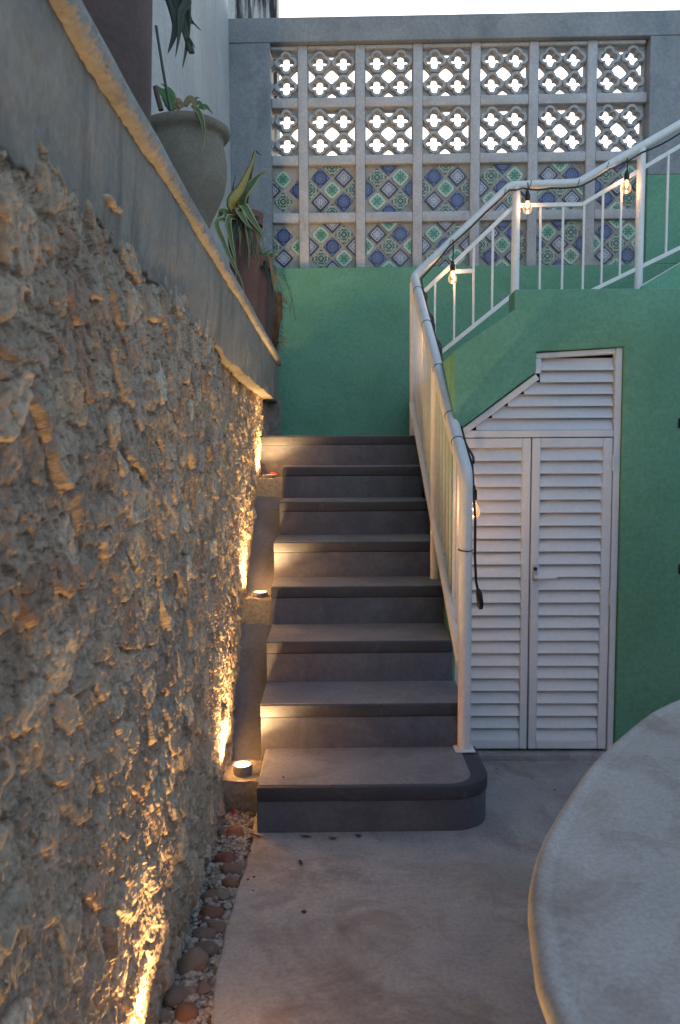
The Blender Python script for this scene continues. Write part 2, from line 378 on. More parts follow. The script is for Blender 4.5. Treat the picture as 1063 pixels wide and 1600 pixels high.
# floor slab with a slightly uneven broken left edge
pts = [(4.2, -3.2), (4.2, 3.75), (XS+.01, 3.75)]
y = 3.0
while y > -3.2:
    pts.append((XS-.012+.012*math.sin(y*5)+random.uniform(-.008, .008), y)); y -= .09
pts.append((XS-.01, -3.2))
link('floor', prism(pts, -.085, 0, 'z', .006, 1), M['slab'], kind='structure')

link('unseen_house_wall', box(-1.0, 4.6, -3.5, -3.2, -.05, 3.3, .01, 1), M['house'], label='unseen plastered house wall added opposite the stairs to hold back sky light', cat='wall')  # added out of view to cut the frontal sky light on the doors
link('unseen_yard_wall', box(4.21, 4.5, -3.19, 7.0, -.05, 2.7, .01, 1), M['house'], label='unseen plastered wall added across the concrete floor to limit sky light from the right', cat='wall')  # likewise added out of view; its height sets the sky fill from the right
# ================================================================== STONE WALL
WX = -.456
ys = [0.25]
while ys[-1] < 6.0: ys.append(ys[-1] + (.0036 if ys[-1] > .9 else .008) + .0012*max(0, ys[-1]-1.2))
ys = np.array(ys); zs = np.arange(-.12, 2.0, .0042)
Yg, Zg = np.meshgrid(ys, zs, indexing='ij')
wy = Yg + .030*fbm(Yg*8, Zg*8, 3, 4); wz = Zg + .030*fbm(Yg*8+40, Zg*8, 5, 4)
f1, f2, cx, cy, ox, oy = voro(wy/.112, wz/.086, 21)
rs = lambda k: h2(cx, cy, 100+k)
edge = sstep(.08, .20, f2-f1)*(rs(9) > .22)            # a fifth of the cells are only mortar
stoneh = (rs(0)-.35)*.022 + ox*(rs(1)-.5)*.046 + oy*(rs(2)-.66)*.050
rough1 = fbm(Yg*14, Zg*14, 9, 6, .66)
mort = -.004 + .018*rough1
h = mort*(1-edge) + (stoneh+.008+.006*rough1)*edge
def chips(size, amp, tilt, seed, warp=.22):
    q1, q2, a_, b_, u_a, v_a = voro(wy/size+warp*fbm(Yg*.9/size, Zg*.9/size, seed, 3), wz/(size*.85)+warp*fbm(Yg*.9/size+9, Zg*.9/size, seed+2, 3), seed+4)
    d = (h2(a_, b_, 7)-.5)*amp + u_a*(h2(a_, b_, 8)-.5)*tilt + v_a*(h2(a_, b_, 9)-.62)*tilt
    return d - .35*amp*(1-sstep(.0, .16, q2-q1))
h += chips(.055, .007, .024, 51)*(.75+.25*edge)
h += chips(.028, .009, .020, 151)*(1-.2*edge)
h += chips(.013, .006, .011, 251)*(1-.35*edge)
rid = np.abs(fbm(Yg*20, Zg*15, 77, 5, .6)); h -= .006*(1-sstep(.0, .08, rid))*(1-.6*edge)
h += .012*fbm(Yg*2.1, Zg*2.1, 81, 3)
pit_ = sstep(.34, .55, fbm(Yg*12, Zg*10, 90, 3)); h -= .016*pit_
nearw = 1-sstep(2.2, 4.2, Yg)
base = WX + .050*sstep(.9, 1.85, Zg)*nearw + .012*sstep(1.0, 0.0, Zg)
h *= (.42+.08*nearw)
# the top tucks behind the rendered band
top = 1.90 + .05*fbm(Yg*6, Yg*0+3.3, 95, 4) - .055*sstep(2.5, 5.5, Yg)
h -= .10*sstep(-.02, .05, Zg-top)
Xg = base + h
pal = np.array([[.33, .285, .235], [.36, .31, .25], [.30, .26, .22], [.34, .27, .205], [.40, .36, .30], [.30, .225, .18], [.34, .29, .24], [.31, .275, .235]])
ci = np.minimum((rs(5)*len(pal)).astype(int), len(pal)-1)
tint = pal[ci]*(.80+.45*rs(6))[..., None]
mt = np.array([.32, .27, .225])*(1+.35*fbm(Yg*8, Zg*8, 120, 4))[..., None]
tint = np.clip((tint*edge[..., None]+mt*(1-edge[..., None]))*np.array([1.36, 1.24, 1.10]), .03, .75)
nY, nZ = Yg.shape
idx = np.arange(nY*nZ).reshape(nY, nZ)
quad = np.stack([idx[:-1, :-1], idx[1:, :-1], idx[1:, 1:], idx[:-1, 1:]], -1).reshape(-1, 4)
VV = np.stack([Xg, Yg, Zg], -1).reshape(-1, 3); TT = tint.reshape(-1, 3)
cellid = (cx.astype(np.int64)*1000 + cy.astype(np.int64)+500)
isst = ((f2-f1) > .13) & (rs(9) > .22)
qc = cellid[:-1, :-1].reshape(-1); qs = isst[:-1, :-1].reshape(-1)
# visible size of each stone decides which become objects of their own
dist = Yg[:-1, :-1].reshape(-1); zz = Zg[:-1, :-1].reshape(-1)
vis = qs & (dist > .95) & (zz < 1.9) & (zz > -.03) & ((1.45-zz)/np.maximum(dist, .1) < .80) & ((zz-1.45)/np.maximum(dist, .1) < .62)
dy_ = np.diff(ys).repeat(nZ-1); wgt = vis*dy_/dist**2
uq, inv = np.unique(qc, return_inverse=True); area = np.bincount(inv, weights=wgt)
order = np.argsort(-area)[:300]; order = order[area[order] > 0]
chosen = np.full(len(uq), -1); chosen[order] = np.arange(len(order))
qsel = np.where(qs, chosen[inv], -1)
def sub_mesh(fq, solid=0):
    u, iv = np.unique(fq, return_inverse=True); V = VV[u]; T = TT[u]; f = iv.reshape(-1, 4)
    if solid:
        ed = np.concatenate([f[:, [0, 1]], f[:, [1, 2]], f[:, [2, 3]], f[:, [3, 0]]])
        key = np.sort(ed, 1); k = key[:, 0]*len(u)+key[:, 1]; _, first, cnt = np.unique(k, return_index=True, return_counts=True)
        be = ed[first[cnt == 1]]; bv = np.unique(be); mp = np.full(len(u), -1); mp[bv] = len(u)+np.arange(len(bv))
        back = V[bv].copy(); back[:, 0] -= solid; V = np.vstack([V, back]); T = np.vstack([T, T[bv]])
        f = np.vstack([f, np.stack([be[:, 1], be[:, 0], mp[be[:, 0]], mp[be[:, 1]]], 1)])
    me = np_mesh(V, f, False); a = me.color_attributes.new('tint', 'FLOAT_COLOR', 'POINT')
    a.data.foreach_set('color', np.hstack([T, np.ones((len(T), 1))]).astype(np.float32).reshape(-1)); return me
sw = empty('rubble_wall', (WX, 3, 0), label='rough rubble limestone wall lit by warm uplights along the stairs', cat='wall')
def child(name, me, m, par, **k):
    o = link(name, me, m, par, **k); o.matrix_parent_inverse = Matrix.Translation(par.location).inverted() if par.rotation_euler[2] == 0 else par.matrix_basis.inverted(); return o
child('mortar', sub_mesh(quad[qsel < 0]), M['stone'], sw, kind='stuff')
srt = np.argsort(qsel, kind='stable'); ss = qsel[srt]; q2 = quad[srt]
for k in range(len(order)):
    a, b = np.searchsorted(ss, k), np.searchsorted(ss, k+1)
    if b-a > 3: child('stone', sub_mesh(q2[a:b], .03), M['stone'], sw)
child('core', box(-.76, -.54, .1, 6.15, -.09, 2.0), M['ramp'], sw)
# rendered band on top: bottom edge worn in the near part
BX = -.385
by = np.arange(.2, 5.97, .012); bz = np.linspace(0, 1, 40)
BY, BT = np.meshgrid(by, bz, indexing='ij')
bot = 1.785 + .028*fbm(BY*9, BY*0+1, 140, 4)*(1-sstep(3.2, 4.6, BY)) + .05*(1-sstep(1.5, 4.5, BY))
BZ = bot + (2.075-bot)*BT
BXg = BX + .004*fbm(BY*12, BZ*12, 150, 4) - .022*(1-sstep(3.0, 4.6, BY))*(1-BT)**2 + .014*fbm(BY*1.5, BZ*1.5, 152, 2)*(1-sstep(3, 5, BY))
n1, n2 = BY.shape; bi = np.arange(n1*n2).reshape(n1, n2)
bq = np.stack([bi[:-1, :-1], bi[1:, :-1], bi[1:, 1:], bi[:-1, 1:]], -1).reshape(-1, 4)
BV = np.stack([BXg, BY, BZ], -1).reshape(-1, 3)
# underside and far end
und = np.stack([np.full(n1, -.56), BY[:, 0], BZ[:, 0]], -1); ui = len(BV)+np.arange(n1)
BV = np.vstack([BV, und]); bq = np.vstack([bq, np.stack([bi[:-1, 0], ui[:-1], ui[1:], bi[1:, 0]], -1)])
endv = np.stack([np.full(n2, -.56), BY[-1], BZ[-1]], -1); ei = len(BV)+np.arange(n2); BV = np.vstack([BV, endv])
bq = np.vstack([bq, np.stack([bi[-1, :-1], ei[:-1], ei[1:], bi[-1, 1:]], -1)])
child('plaster_band', np_mesh(BV, bq), M['band'], sw)
# rounded coping nose with a rough cast face
cyv = np.arange(.2, 6.0, .010); seg = 14
CV = []; 
for j in range(seg+1):
    a = -math.pi*.5 + math.pi*1.0*j/seg
    CV.append(np.stack([BX-.005+.031*math.copysign(abs(np.cos(a))**.6, np.cos(a))*np.ones_like(cyv), cyv, 2.094+.027*math.copysign(abs(math.sin(a))**.75, math.sin(a))*np.ones_like(cyv)], -1))
CV = np.stack(CV, 1)
nn = fbm(cyv[:, None]*85+0*np.arange(seg+1)[None, :], np.arange(seg+1)[None, :]*.45+cyv[:, None]*0, 160, 4, .7); fm = sstep(math.pi*.62, math.pi*.42, np.arange(seg+1)[None, :]/seg*math.pi); CV[..., 0] += .010*nn*fm; CV[..., 2] += .006*nn*fm
CV[..., 0] += (.005*fbm(cyv*2, cyv*0, 165, 3))[:, None]
tl = CV[:, -1].copy(); tl[:, 0] = -.775; bl = CV[:, 0].copy(); bl[:, 0] = -.44
CV = np.concatenate([bl[:, None], CV, tl[:, None]], 1); n1, n2 = CV.shape[:2]; ii = np.arange(n1*n2).reshape(n1, n2)
cq = np.stack([ii[:-1, :-1], ii[1:, :-1], ii[1:, 1:], ii[:-1, 1:]], -1).reshape(-1, 4).tolist() + [ii[-1].tolist(), ii[0][::-1].tolist()]
child('coping', np_mesh(CV.reshape(-1, 3).tolist(), cq), M['coping'], sw)
# stone pier under the end of the band
def rough_box(x0, x1, y0, y1, z0, z1, amp, cell=.02, seed=0):
    bm = bmesh.new(); bmesh.ops.create_cube(bm, size=1)
    for v in bm.verts: v.co = ((x0+x1)/2+v.co.x*(x1-x0), (y0+y1)/2+v.co.y*(y1-y0), (z0+z1)/2+v.co.z*(z1-z0))
    for ax, L in ((0, x1-x0), (1, y1-y0), (2, z1-z0)):
        es = [e for e in bm.edges if abs((e.verts[0].co-e.verts[1].co)[ax]) > L*.9 and abs((e.verts[0].co-e.verts[1].co).length-abs((e.verts[0].co-e.verts[1].co)[ax])) < 1e-6]
        n = max(1, min(60, int(L/cell)))
        if n > 1: bmesh.ops.subdivide_edges(bm, edges=es, cuts=n-1, use_grid_fill=True)
    for v in bm.verts:
        q = v.co*14+Vector((seed, 3.1*seed, 0)); d = mnoise.noise_vector(q)*amp + mnoise.noise_vector(q*3)*amp*.45; v.co += d
    return bm_mesh(bm, 60)
pm = rough_box(-.50, -.375, 5.78, 5.98, 1.3, 1.80, .016, .02, 4); a = pm.color_attributes.new('tint', 'FLOAT_COLOR', 'POINT')
a.data.foreach_set('color', [c for v in pm.vertices for c in (.30, .27, .24, 1)])
child('pier', pm, M['stone'], sw)
# tall pale wall behind the planter ledge
link('side_wall', box(-1.0, -.728, -3, 6.02, -.05, 6.6), M['pale_wall'], label='tall pale streaked plaster wall behind the potted plants', cat='wall')

# ================================================================== BACK WALL WITH BREEZE BLOCKS AND TILES
bw = empty('breeze_block_wall', BW.o, BW.t, label='grey and green wall with pierced concrete blocks above diamond tile panels', cat='wall')
uL = BW.px(424, 240)[0]; uR = BW.px(1013.5, 230)[0]
zT = (BW.px(473, 66)[1]+BW.px(926, 56)[1])/2; zB = (BW.px(473, 420)[1]+BW.px(926, 411.5)[1])/2
zTop = (BW.px(440, 28)[1]+BW.px(1060, 13)[1])/2
ribs = [BW.px(x, 245 - (x-473)*.022)[0] for x in (473.4, 563.2, 654, 745, 835.5, 926.5)]
pitch = (ribs[-1]-ribs[0])/5; ribs = [ribs[0]+i*pitch for i in range(6)]
rz = [(BW.px(473, a)[1]+BW.px(926, b)[1])/2 for a, b in ((157, 146.5), (249, 237), (340.6, 327.5))]
RW = .073/2; u0w = -1.9; u1w = 5.2
child_l = lambda name, me, m, par, **k: link(name, me, m, par, **k)
zg = BW.px(1040, 272)[1]
D0, D1 = 0.0, .22
# structural frame around the screen
child_l('lintel', box(u0w+.54, u1w, D0, D1, zT, zTop, .006, 1), M['grey_wall'], bw)
child_l('pillar', box(u0w+.54, uL, D0+.003, D1, zB, zT, .004, 1), M['grey_wall'], bw)
child_l('pillar', box(uR, u1w, D0+.003, D1, zg, zT, .004, 1), M['grey_wall'], bw)
child_l('green_pillar', box(uR, u1w, D0+.002, D1, zB, zg, .004, 1), M['green'], bw)
child_l('green_base', box(u0w+.54, u1w, D0, D1, .0, zB, .004, 1), M['green'], bw)
# ribs (between openings), set a little back from the frame face
RD = .045
for i, u in enumerate(ribs): child_l('vertical_rib', box(u-RW, u+RW, RD, RD+.15, zB, zT, .008, 2), M['rib'], bw)
cols = [(uL, ribs[0]-RW)] + [(ribs[i]+RW, ribs[i+1]-RW) for i in range(5)] + [(ribs[5]+RW, uR-.016)]
for z in rz:
    for c0, c1 in [(uL, ribs[0]-RW)] + [(ribs[i]+RW, ribs[i+1]-RW) for i in range(5)] + [(ribs[5]+RW, uR)]:
        child_l('horizontal_rib', box(c0, c1, RD+.003, RD+.147, z-RW, z+RW, .008, 2), M['rib'], bw)
for c0, c1 in cols: child_l('horizontal_rib', box(c0, c1, RD+.004, RD+.147, zT-.03, zT-.001, .006, 1), M['rib'], bw)
rows = [(rz[0]+RW, zT-.03), (rz[1]+RW, rz[0]-RW), (rz[2]+RW, rz[1]-RW), (zB, rz[2]-RW)]
# pierced block: square plate with four quatrefoils, a rounded diamond and half diamonds at the edges
def curve_fill(outer, holes, depth, bev):
    cu = bpy.data.curves.new('c', 'CURVE'); cu.dimensions = '2D'; cu.fill_mode = 'BOTH'; cu.extrude = depth/2
    for poly in [outer]+holes:
        s = cu.splines.new('POLY'); s.points.add(len(poly)-1); s.use_cyclic_u = True
        for p, q in zip(s.points, poly): p.co = (q[0], q[1], 0, 1)
    o = bpy.data.objects.new('c', cu); COL.objects.link(o)
    dg = bpy.context.evaluated_depsgraph_get(); me = bpy.data.meshes.new_from_object(o.evaluated_get(dg))
    bpy.data.objects.remove(o); bpy.data.curves.remove(cu)
    me.transform(Matrix.Rotation(R(90), 4, 'X'))
    bm = bmesh.new(); bm.from_mesh(me); bmesh.ops.remove_doubles(bm, verts=bm.verts, dist=1e-5); bmesh.ops.recalc_face_normals(bm, faces=bm.faces)
    es = [e for e in bm.edges if len(e.link_faces) == 2 and e.calc_face_angle(0) > R(60)]
    if bev: bmesh.ops.bevel(bm, geom=es, offset=bev, segments=2, affect='EDGES', profile=.5, clamp_overlap=True)
    bm.to_mesh(me); bm.free(); smooth(me, 30); return me
def quatre(cx, cy, s, o=.56, r=.42):
    P = []
    for k in range(4):
        a0 = k*math.pi/2; c = (cx+math.cos(a0)*s*o, cy+math.sin(a0)*s*o)
        for j in range(9):
            a = a0 + R(-115+230*j/8); P.append((c[0]+math.cos(a)*s*r, c[1]+math.sin(a)*s*r))
    return P
def rdiamond(cx, cy, s, clip=None):
    P = []
    for k in range(28):
        a = 2*math.pi*k/28; d = s/(abs(math.cos(a))**1.25+abs(math.sin(a))**1.25)**(1/1.25); P.append((cx+d*math.cos(a), cy+d*math.sin(a)))
    if clip:
        P = [(min(max(x, -clip), clip), min(max(y_, -clip), clip)) for x, y_ in P]
        Q = []
        for p in P:
            if not Q or (abs(p[0]-Q[-1][0])+abs(p[1]-Q[-1][1])) > 1e-4: Q.append(p)
        P = Q
    return P
hc = (cols[1][1]-cols[1][0])/2; hr = (rows[1][1]-rows[1][0])/2; HB = hc
q = HB*.5
def block_mesh(half=False):
    o = HB
    out = [(-o, -o), (o, -o), (o, o), (-o, o)]; qs_ = [(-q, -q), (q, -q), (q, q), (-q, q)]
    holes = [quatre(a, b, HB*.345) for a, b in qs_] + [rdiamond(0, 0, HB*.34)]
    for a, b in ((0, o), (0, -o), (o, 0), (-o, 0)): holes.append(rdiamond(a, b, HB*.34, o-.007))
    plate = curve_fill(out, holes, .05, 0)
    # raised lattice: an octagonal collar round each quatrefoil and a bar over the crossings
    bm = bmesh.new(); bm.from_mesh(plate)
    for v in bm.verts: v.co.y += .058
    for a, b in qs_:
        oc = quatre(a, b, HB*.50, .50, .455)
        m2 = curve_fill(oc, [quatre(a, b, HB*.365)], .044, .004); 
        for v in m2.vertices: v.co.y += .026
        bm.from_mesh(m2); bpy.data.meshes.remove(m2)
    me = bpy.data.meshes.new('block'); bm.to_mesh(me); bm.free(); smooth(me, 35); bpy.data.meshes.remove(plate)
    if half:
        bm = bmesh.new(); bm.from_mesh(me); bmesh.ops.bisect_plane(bm, geom=bm.verts[:]+bm.edges[:]+bm.faces[:], plane_co=(0.0, 0, 0), plane_no=(-1, 0, 0), clear_outer=True)
        bm.to_mesh(me); bm.free()
    return me
BLK = block_mesh(); BLK.materials.append(M['block'])
for r, (z0, z1) in enumerate(rows[:2]):
    for c, (a, b) in enumerate(cols):
        if c == 0:
            hb = bpy.data.objects.new('breeze_block', None) if False else None
            me = BLK.copy(); bm = bmesh.new(); bm.from_mesh(me)
            wdt = b-a; bmesh.ops.bisect_plane(bm, geom=bm.verts[:]+bm.edges[:]+bm.faces[:], plane_co=(HB-wdt, 0, 0), plane_no=(-1, 0, 0), clear_outer=True); bm.to_mesh(me); bm.free()
            o = link('breeze_block', me, None, bw, (b-HB, RD+.012, (z0+z1)/2))
        else:
            o = link('breeze_block', BLK, None, bw, ((a+b)/2, RD+.012+random.uniform(-.003, .003), (z0+z1)/2))
            o.scale.x = (b-a)/2/HB; 
            if random.random() < .5: o.rotation_euler.y = math.pi
        o.scale.z = (z1-z0)/2/HB
# tiled cells
TS = HB*.5                       # lattice step (centre to diagonal neighbour)
tdiag = HB*.815                   # tile diagonal
def tile_mesh(kind, shape):
    s = tdiag/2; C = {'full': [(s, 0), (0, s), (-s, 0), (0, -s)], 'top': [(s, 0), (-s, 0), (0, -s)], 'bottom': [(s, 0), (0, s), (-s, 0)], 'left': [(0, -s), (s, 0), (0, s)], 'right': [(0, s), (-s, 0), (0, -s)]}[shape]
    me = prism(C, 0, .012, 'y', .0018, 1); uv = me.uv_layers.new(name='UVMap'); k = 1/(s/math.sqrt(2))/1.0
    for l in me.loops:
        v = me.vertices[l.vertex_index].co; uv.data[l.index].uv = ((v.x+v.z)/math.sqrt(2)*k, (v.z-v.x)/math.sqrt(2)*k)
    me.materials.append(TM[kind]); return me
TMESH = {}
def tile(par, kind, shape, u, z, clipu=None):
    key = (kind, shape)
    if key not in TMESH: TMESH[key] = tile_mesh(kind, shape)
    me = TMESH[key]
    if clipu is not None and u-tdiag/2 < clipu:
        if u+tdiag/2 < clipu+.02: return
        me = me.copy(); bm = bmesh.new(); bm.from_mesh(me)
        bmesh.ops.bisect_plane(bm, geom=bm.verts[:]+bm.edges[:]+bm.faces[:], plane_co=(clipu-u, 0, 0), plane_no=(-1, 0, 0), clear_outer=True); bm.to_mesh(me); bm.free()
    o = link('tile', me, None, par, (u, RD+.034+random.uniform(0, .003), z)); o.rotation_euler = (R(random.uniform(-1, 1)), R(random.uniform(-1.6, 1.6)), R(random.uniform(-1, 1)))
A_, B_, C_, D_ = 'blue', 'flower', 'mint', 'medal'
PAT = {  # TL, TR, centre, BL, BR, top half, left half, right half, bottom half
 (0, 0): (C_, C_, A_, D_, D_, A_, B_, A_, B_), (0, 1): (A_, B_, C_, B_, A_, D_, D_, D_, D_), (0, 2): (D_, C_, B_, C_, D_, A_, A_, A_, A_), (0, 3): (A_, B_, C_, B_, A_, D_, D_, D_, D_),
 (0, 4): (D_, C_, A_, C_, D_, A_, B_, B_, B_), (0, 5): (B_, A_, D_, A_, B_, C_, C_, C_, C_), (0, 6): (D_, C_, B_, A_, D_, A_, A_, B_, C_),
 (1, 0): (A_, A_, C_, B_, B_, D_, D_, C_, D_), (1, 1): (C_, D_, A_, D_, C_, B_, B_, B_, B_), (1, 2): (B_, A_, D_, A_, B_, C_, C_, C_, C_), (1, 3): (C_, D_, A_, D_, C_, B_, B_, B_, B_),
 (1, 4): (B_, A_, C_, A_, B_, A_, D_, D_, C_), (1, 5): (C_, D_, B_, D_, C_, A_, A_, A_, A_), (1, 6): (A_, C_, D_, B_, A_, C_, C_, C_, C_)}
for r, (z0, z1) in enumerate(rows[2:]):
    for c, (a, b) in enumerate(cols):
        p = link('tile_panel', box(a, b, RD+.045, RD+.14, z0, z1), M['grout'], bw)
        zc = (z0+z1)/2; uc = (b-HB) if c == 0 else (a+b)/2; T = PAT[(r, c)]; cl = a+.004 if c == 0 else None
        if c == 0:
            uc = b-.10
            for k_, du, dz, sh in ((T[0], -TS*.25, TS*.92, 'full'), (T[2], TS*.72, 0, 'full'), (T[3], -TS*.25, -TS*.92, 'full'), (T[6], -TS*1.25, 0, 'full')):
                uu = uc+du
                if uu+tdiag/2 > b:
                    tile(p, k_, 'left' if False else 'full', b-tdiag/2-.002, zc+dz) if False else tile(p, k_, 'right', b-.003, zc+dz)
                else: tile(p, k_, sh, uu, zc+dz, cl)
            continue
        for k_, du, dz in ((T[0], -TS, TS), (T[1], TS, TS), (T[2], 0, 0), (T[3], -TS, -TS), (T[4], TS, -TS)): tile(p, k_, 'full', uc+du*.985, zc+dz*.985)
        tile(p, T[5], 'top', uc, zc+HB-.006); tile(p, T[6], 'left', uc-HB+.006, zc); tile(p, T[7], 'right', uc+HB-.006, zc); tile(p, T[8], 'bottom', uc, zc-HB+.006)
# weathered wall beyond, seen past the pale wall and through the first openings
nb = pY(432, 15, 7.2)
link('neighbour_wall', box(-2.2, nb.x, 7.2, 7.6, 0, 7.5, .01, 1), M['neigh'], label='weathered streaked wall standing behind the grey breeze block wall', cat='wall')

# ================================================================== STAIRS
ZK = [.179+.1926*k for k in range(8)]; DK = [2.862, 3.235, 3.545, 3.89, 4.17, 4.50, 4.82, 5.13]
XR = .567; DLAND = BW.o.y - .02
st = empty('staircase', (.13, DK[0], 0), label='grey painted concrete stairs with dark nosing strips climbing to the green wall', cat='stairs')
NOSE = .056
for k in range(8):
    z1 = ZK[k]; y0 = DK[k]; y1 = DK[k+1]+.02 if k < 7 else 6.10
    if k == 0:
        # curtail step with a rounded right corner
        r = .14; out = [(XS+.015, y1), (XS+.015, y0)]
        x1 = .605
        for j in range(9):
            a = -math.pi/2+ math.pi/2*j/8; out.append((x1-r+r*math.cos(a), y0+r+r*math.sin(a)))
        out.append((x1, y1))
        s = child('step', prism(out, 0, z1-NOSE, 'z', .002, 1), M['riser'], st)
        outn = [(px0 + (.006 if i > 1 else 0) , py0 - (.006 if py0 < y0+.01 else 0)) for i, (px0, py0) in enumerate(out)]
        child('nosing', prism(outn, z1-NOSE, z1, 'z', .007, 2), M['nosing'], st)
        inn = [(XS+.018, y1), (XS+.018, y0+.012)]
        rr = .10
        for j in range(9):
            a = -math.pi/2+ math.pi/2*j/8; inn.append((x1-.065-rr+rr*math.cos(a), y0+.012+rr+rr*math.sin(a)))
        inn.append((x1-.065, y1)); child('tread', prism(inn, z1-.01, z1+.003, 'z', .0015, 1), M['tread'], st)
    else:
        xl = XS+random.uniform(-.006, .006) if k < 7 else -.47
        xr = XR+random.uniform(-.004, .004)
        if k == 7: xr = .62
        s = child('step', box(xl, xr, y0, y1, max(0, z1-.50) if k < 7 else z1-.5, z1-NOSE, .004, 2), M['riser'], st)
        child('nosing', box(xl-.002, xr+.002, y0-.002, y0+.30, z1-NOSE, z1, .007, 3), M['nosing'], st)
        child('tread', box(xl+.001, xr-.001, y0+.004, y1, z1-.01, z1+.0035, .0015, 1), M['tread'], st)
child('flank', prism([(3.3, .0), (5.9, .0), (5.9, 1.45), (5.3, 1.45), (3.42, .26), (3.32, .1)], XR-.05, XR-.006, 'x'), M['riser'], st)
# second flight turning right along the back wall
y2a, y2b = 5.24, 6.05
lA, lB = pY(691, 553, 5.25), pY(803, 462, 5.25); sA = (lB.z-lA.z)/(lB.x-lA.x)
xs2 = .62
for k in range(4):
    x1 = xs2+.115; z2 = lA.z+sA*(xs2-lA.x)-.13
    child('upper_step', box(xs2, x1, y2a, y2b, max(1.2, z2-.35), z2, .006, 2), M['riser'], st); xs2 = x1
lC, lD = pY(1003, 450, 5.25), pY(1064, 413, 5.25); sC = (lD.z-lC.z)/(lD.x-lC.x)
child('upper_landing', box(xs2, lC.x-.04, y2a, y2b, 1.7, 2.12, .006, 2), M['riser'], st)
for k in range(7):
    a = lC.x-.04+k*.26; z2 = max(2.16, lC.z+sC*(a-lC.x)-.05); child('upper_step', box(a, a+.258, y2a+.004, y2b, z2-.35, z2, .006, 2), M['riser'], st)
# cement slope between the stairs and the rubble wall
gp = empty('gutter_slope', (-.37, 3.3, 0), label='cement slope broken by lamp niches between stairs and rubble wall', cat='slope')
def slope(y0, z0, y1, z1, x0=-.50, x1=XS+.014):
    n, mN = 22, 8; V = []; Q = []
    for i in range(n+1):
        for j in range(mN+1):
            t = i/n; x = x0+(x1-x0)*j/mN; yv = y0+(y1-y0)*t; zv = z0+(z1-z0)*t - .02*math.sin(math.pi*t) + .012*(1-j/mN)
            zv += .012*mnoise.noise(Vector((x*12, yv*9, zv*3))); V.append((x, yv, zv))
    for i in range(n):
        for j in range(mN):
            a = i*(mN+1)+j; Q.append((a, a+1, a+mN+2, a+mN+1))
    b0 = len(V)
    for i in range(n+1): V.append((x1, V[i*(mN+1)+mN][1], max(0, V[i*(mN+1)+mN][2]-.35)))
    return np_mesh(V, Q)
child('slope', slope(3.20, .05, 3.94, .57), M['ramp'], gp); child('slope', slope(4.07, .66, 4.86, 1.16), M['ramp'], gp)
def stone_tint(me, c):
    a = me.color_attributes.new('tint', 'FLOAT_COLOR', 'POINT'); a.data.foreach_set('color', [k for v in me.vertices for k in (*c, 1)]); return me
child('niche', stone_tint(rough_box(-.50, XS+.006, 3.92, 4.09, .2, .690, .012, .016, 1), (.27, .24, .21)), M['stone'], gp)
child('niche', stone_tint(rough_box(-.50, XS+.006, 4.84, 5.2, .8, 1.262, .012, .016, 2), (.27, .24, .21)), M['stone'], gp)
child('niche', stone_tint(rough_box(-.445, XS+.008, 3.03, 3.24, -.05, .128, .010, .016, 3), (.30, .27, .235)), M['stone'], gp)

# ================================================================== CLOSET BLOCK WITH LOUVRED DOORS
cl = empty('closet_block', CW.o, CW.t, label='green rendered closet wall under the stairs, sloping up to a flat top', cat='wall')
P = CW.px
fz = .028                                             # threshold top
ul = P(712, 900)[0]; ur = P(971, 800)[0]
tTL, tTR = P(838, 549), P(970, 541); tD = P(838, 581); tDl = P(722, 668)
sl_ = (tD[1]-tDl[1])/(tD[0]-tDl[0]); zl = tDl[1]-sl_*(tDl[0]-ul)
uW0 = ul-.012
eA = P(697, 556); eB = P(805, 483); eC = P(805, 452); se = (eB[1]-eA[1])/(eB[0]-eA[0])
zA = eA[1]+se*(uW0-eA[0])
uEnd = 3.6
wall = [(uW0, -.02), (ul, -.02), (ul, zl), tD, tTL, (ur, tTR[1]), (ur, -.02), (uEnd, -.02), (uEnd, eC[1]), (eC[0], eC[1]), eB, (uW0, zA)]
child_l('front_wall', prism(wall, 0, .14, 'y', .008, 2), M['green'], cl)
roof = [(uW0, zA-.10), (eB[0]-.01, eB[1]-.10), (uEnd, eB[1]-.10), (uEnd, eB[1]), eB, (uW0, zA)]
child_l('roof_slab', prism([(x, z-.003) for x, z in roof], .14, 1.58, 'y'), M['green'], cl)
child_l('side_wall', box(uW0, uW0+.02, .14, 1.58, -.02, zA-.104), M['green'], cl)
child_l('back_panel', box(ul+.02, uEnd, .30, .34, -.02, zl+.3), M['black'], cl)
child_l('threshold', box(ul, ur+.25, -.012, .13, -.01, fz, .006, 2), M['slab'], cl)
# upper stringer wall carrying the railing
ug = [pY(1003, 450, 5.24), pY(1064, 413, 5.24)]; ss2 = (ug[1].z-ug[0].z)/(ug[1].x-ug[0].x)
up = [(ug[0].x-.02, 1.6), (ug[0].x-.02, ug[0].z), (3.4, ug[0].z+ss2*(3.4-ug[0].x)), (3.4, 1.6)]
link('stringer_wall', prism(up, 5.17, 5.24, 'y', .004, 1), M['green'], label='green stair side wall rising to the right under the upper railing', cat='wall')
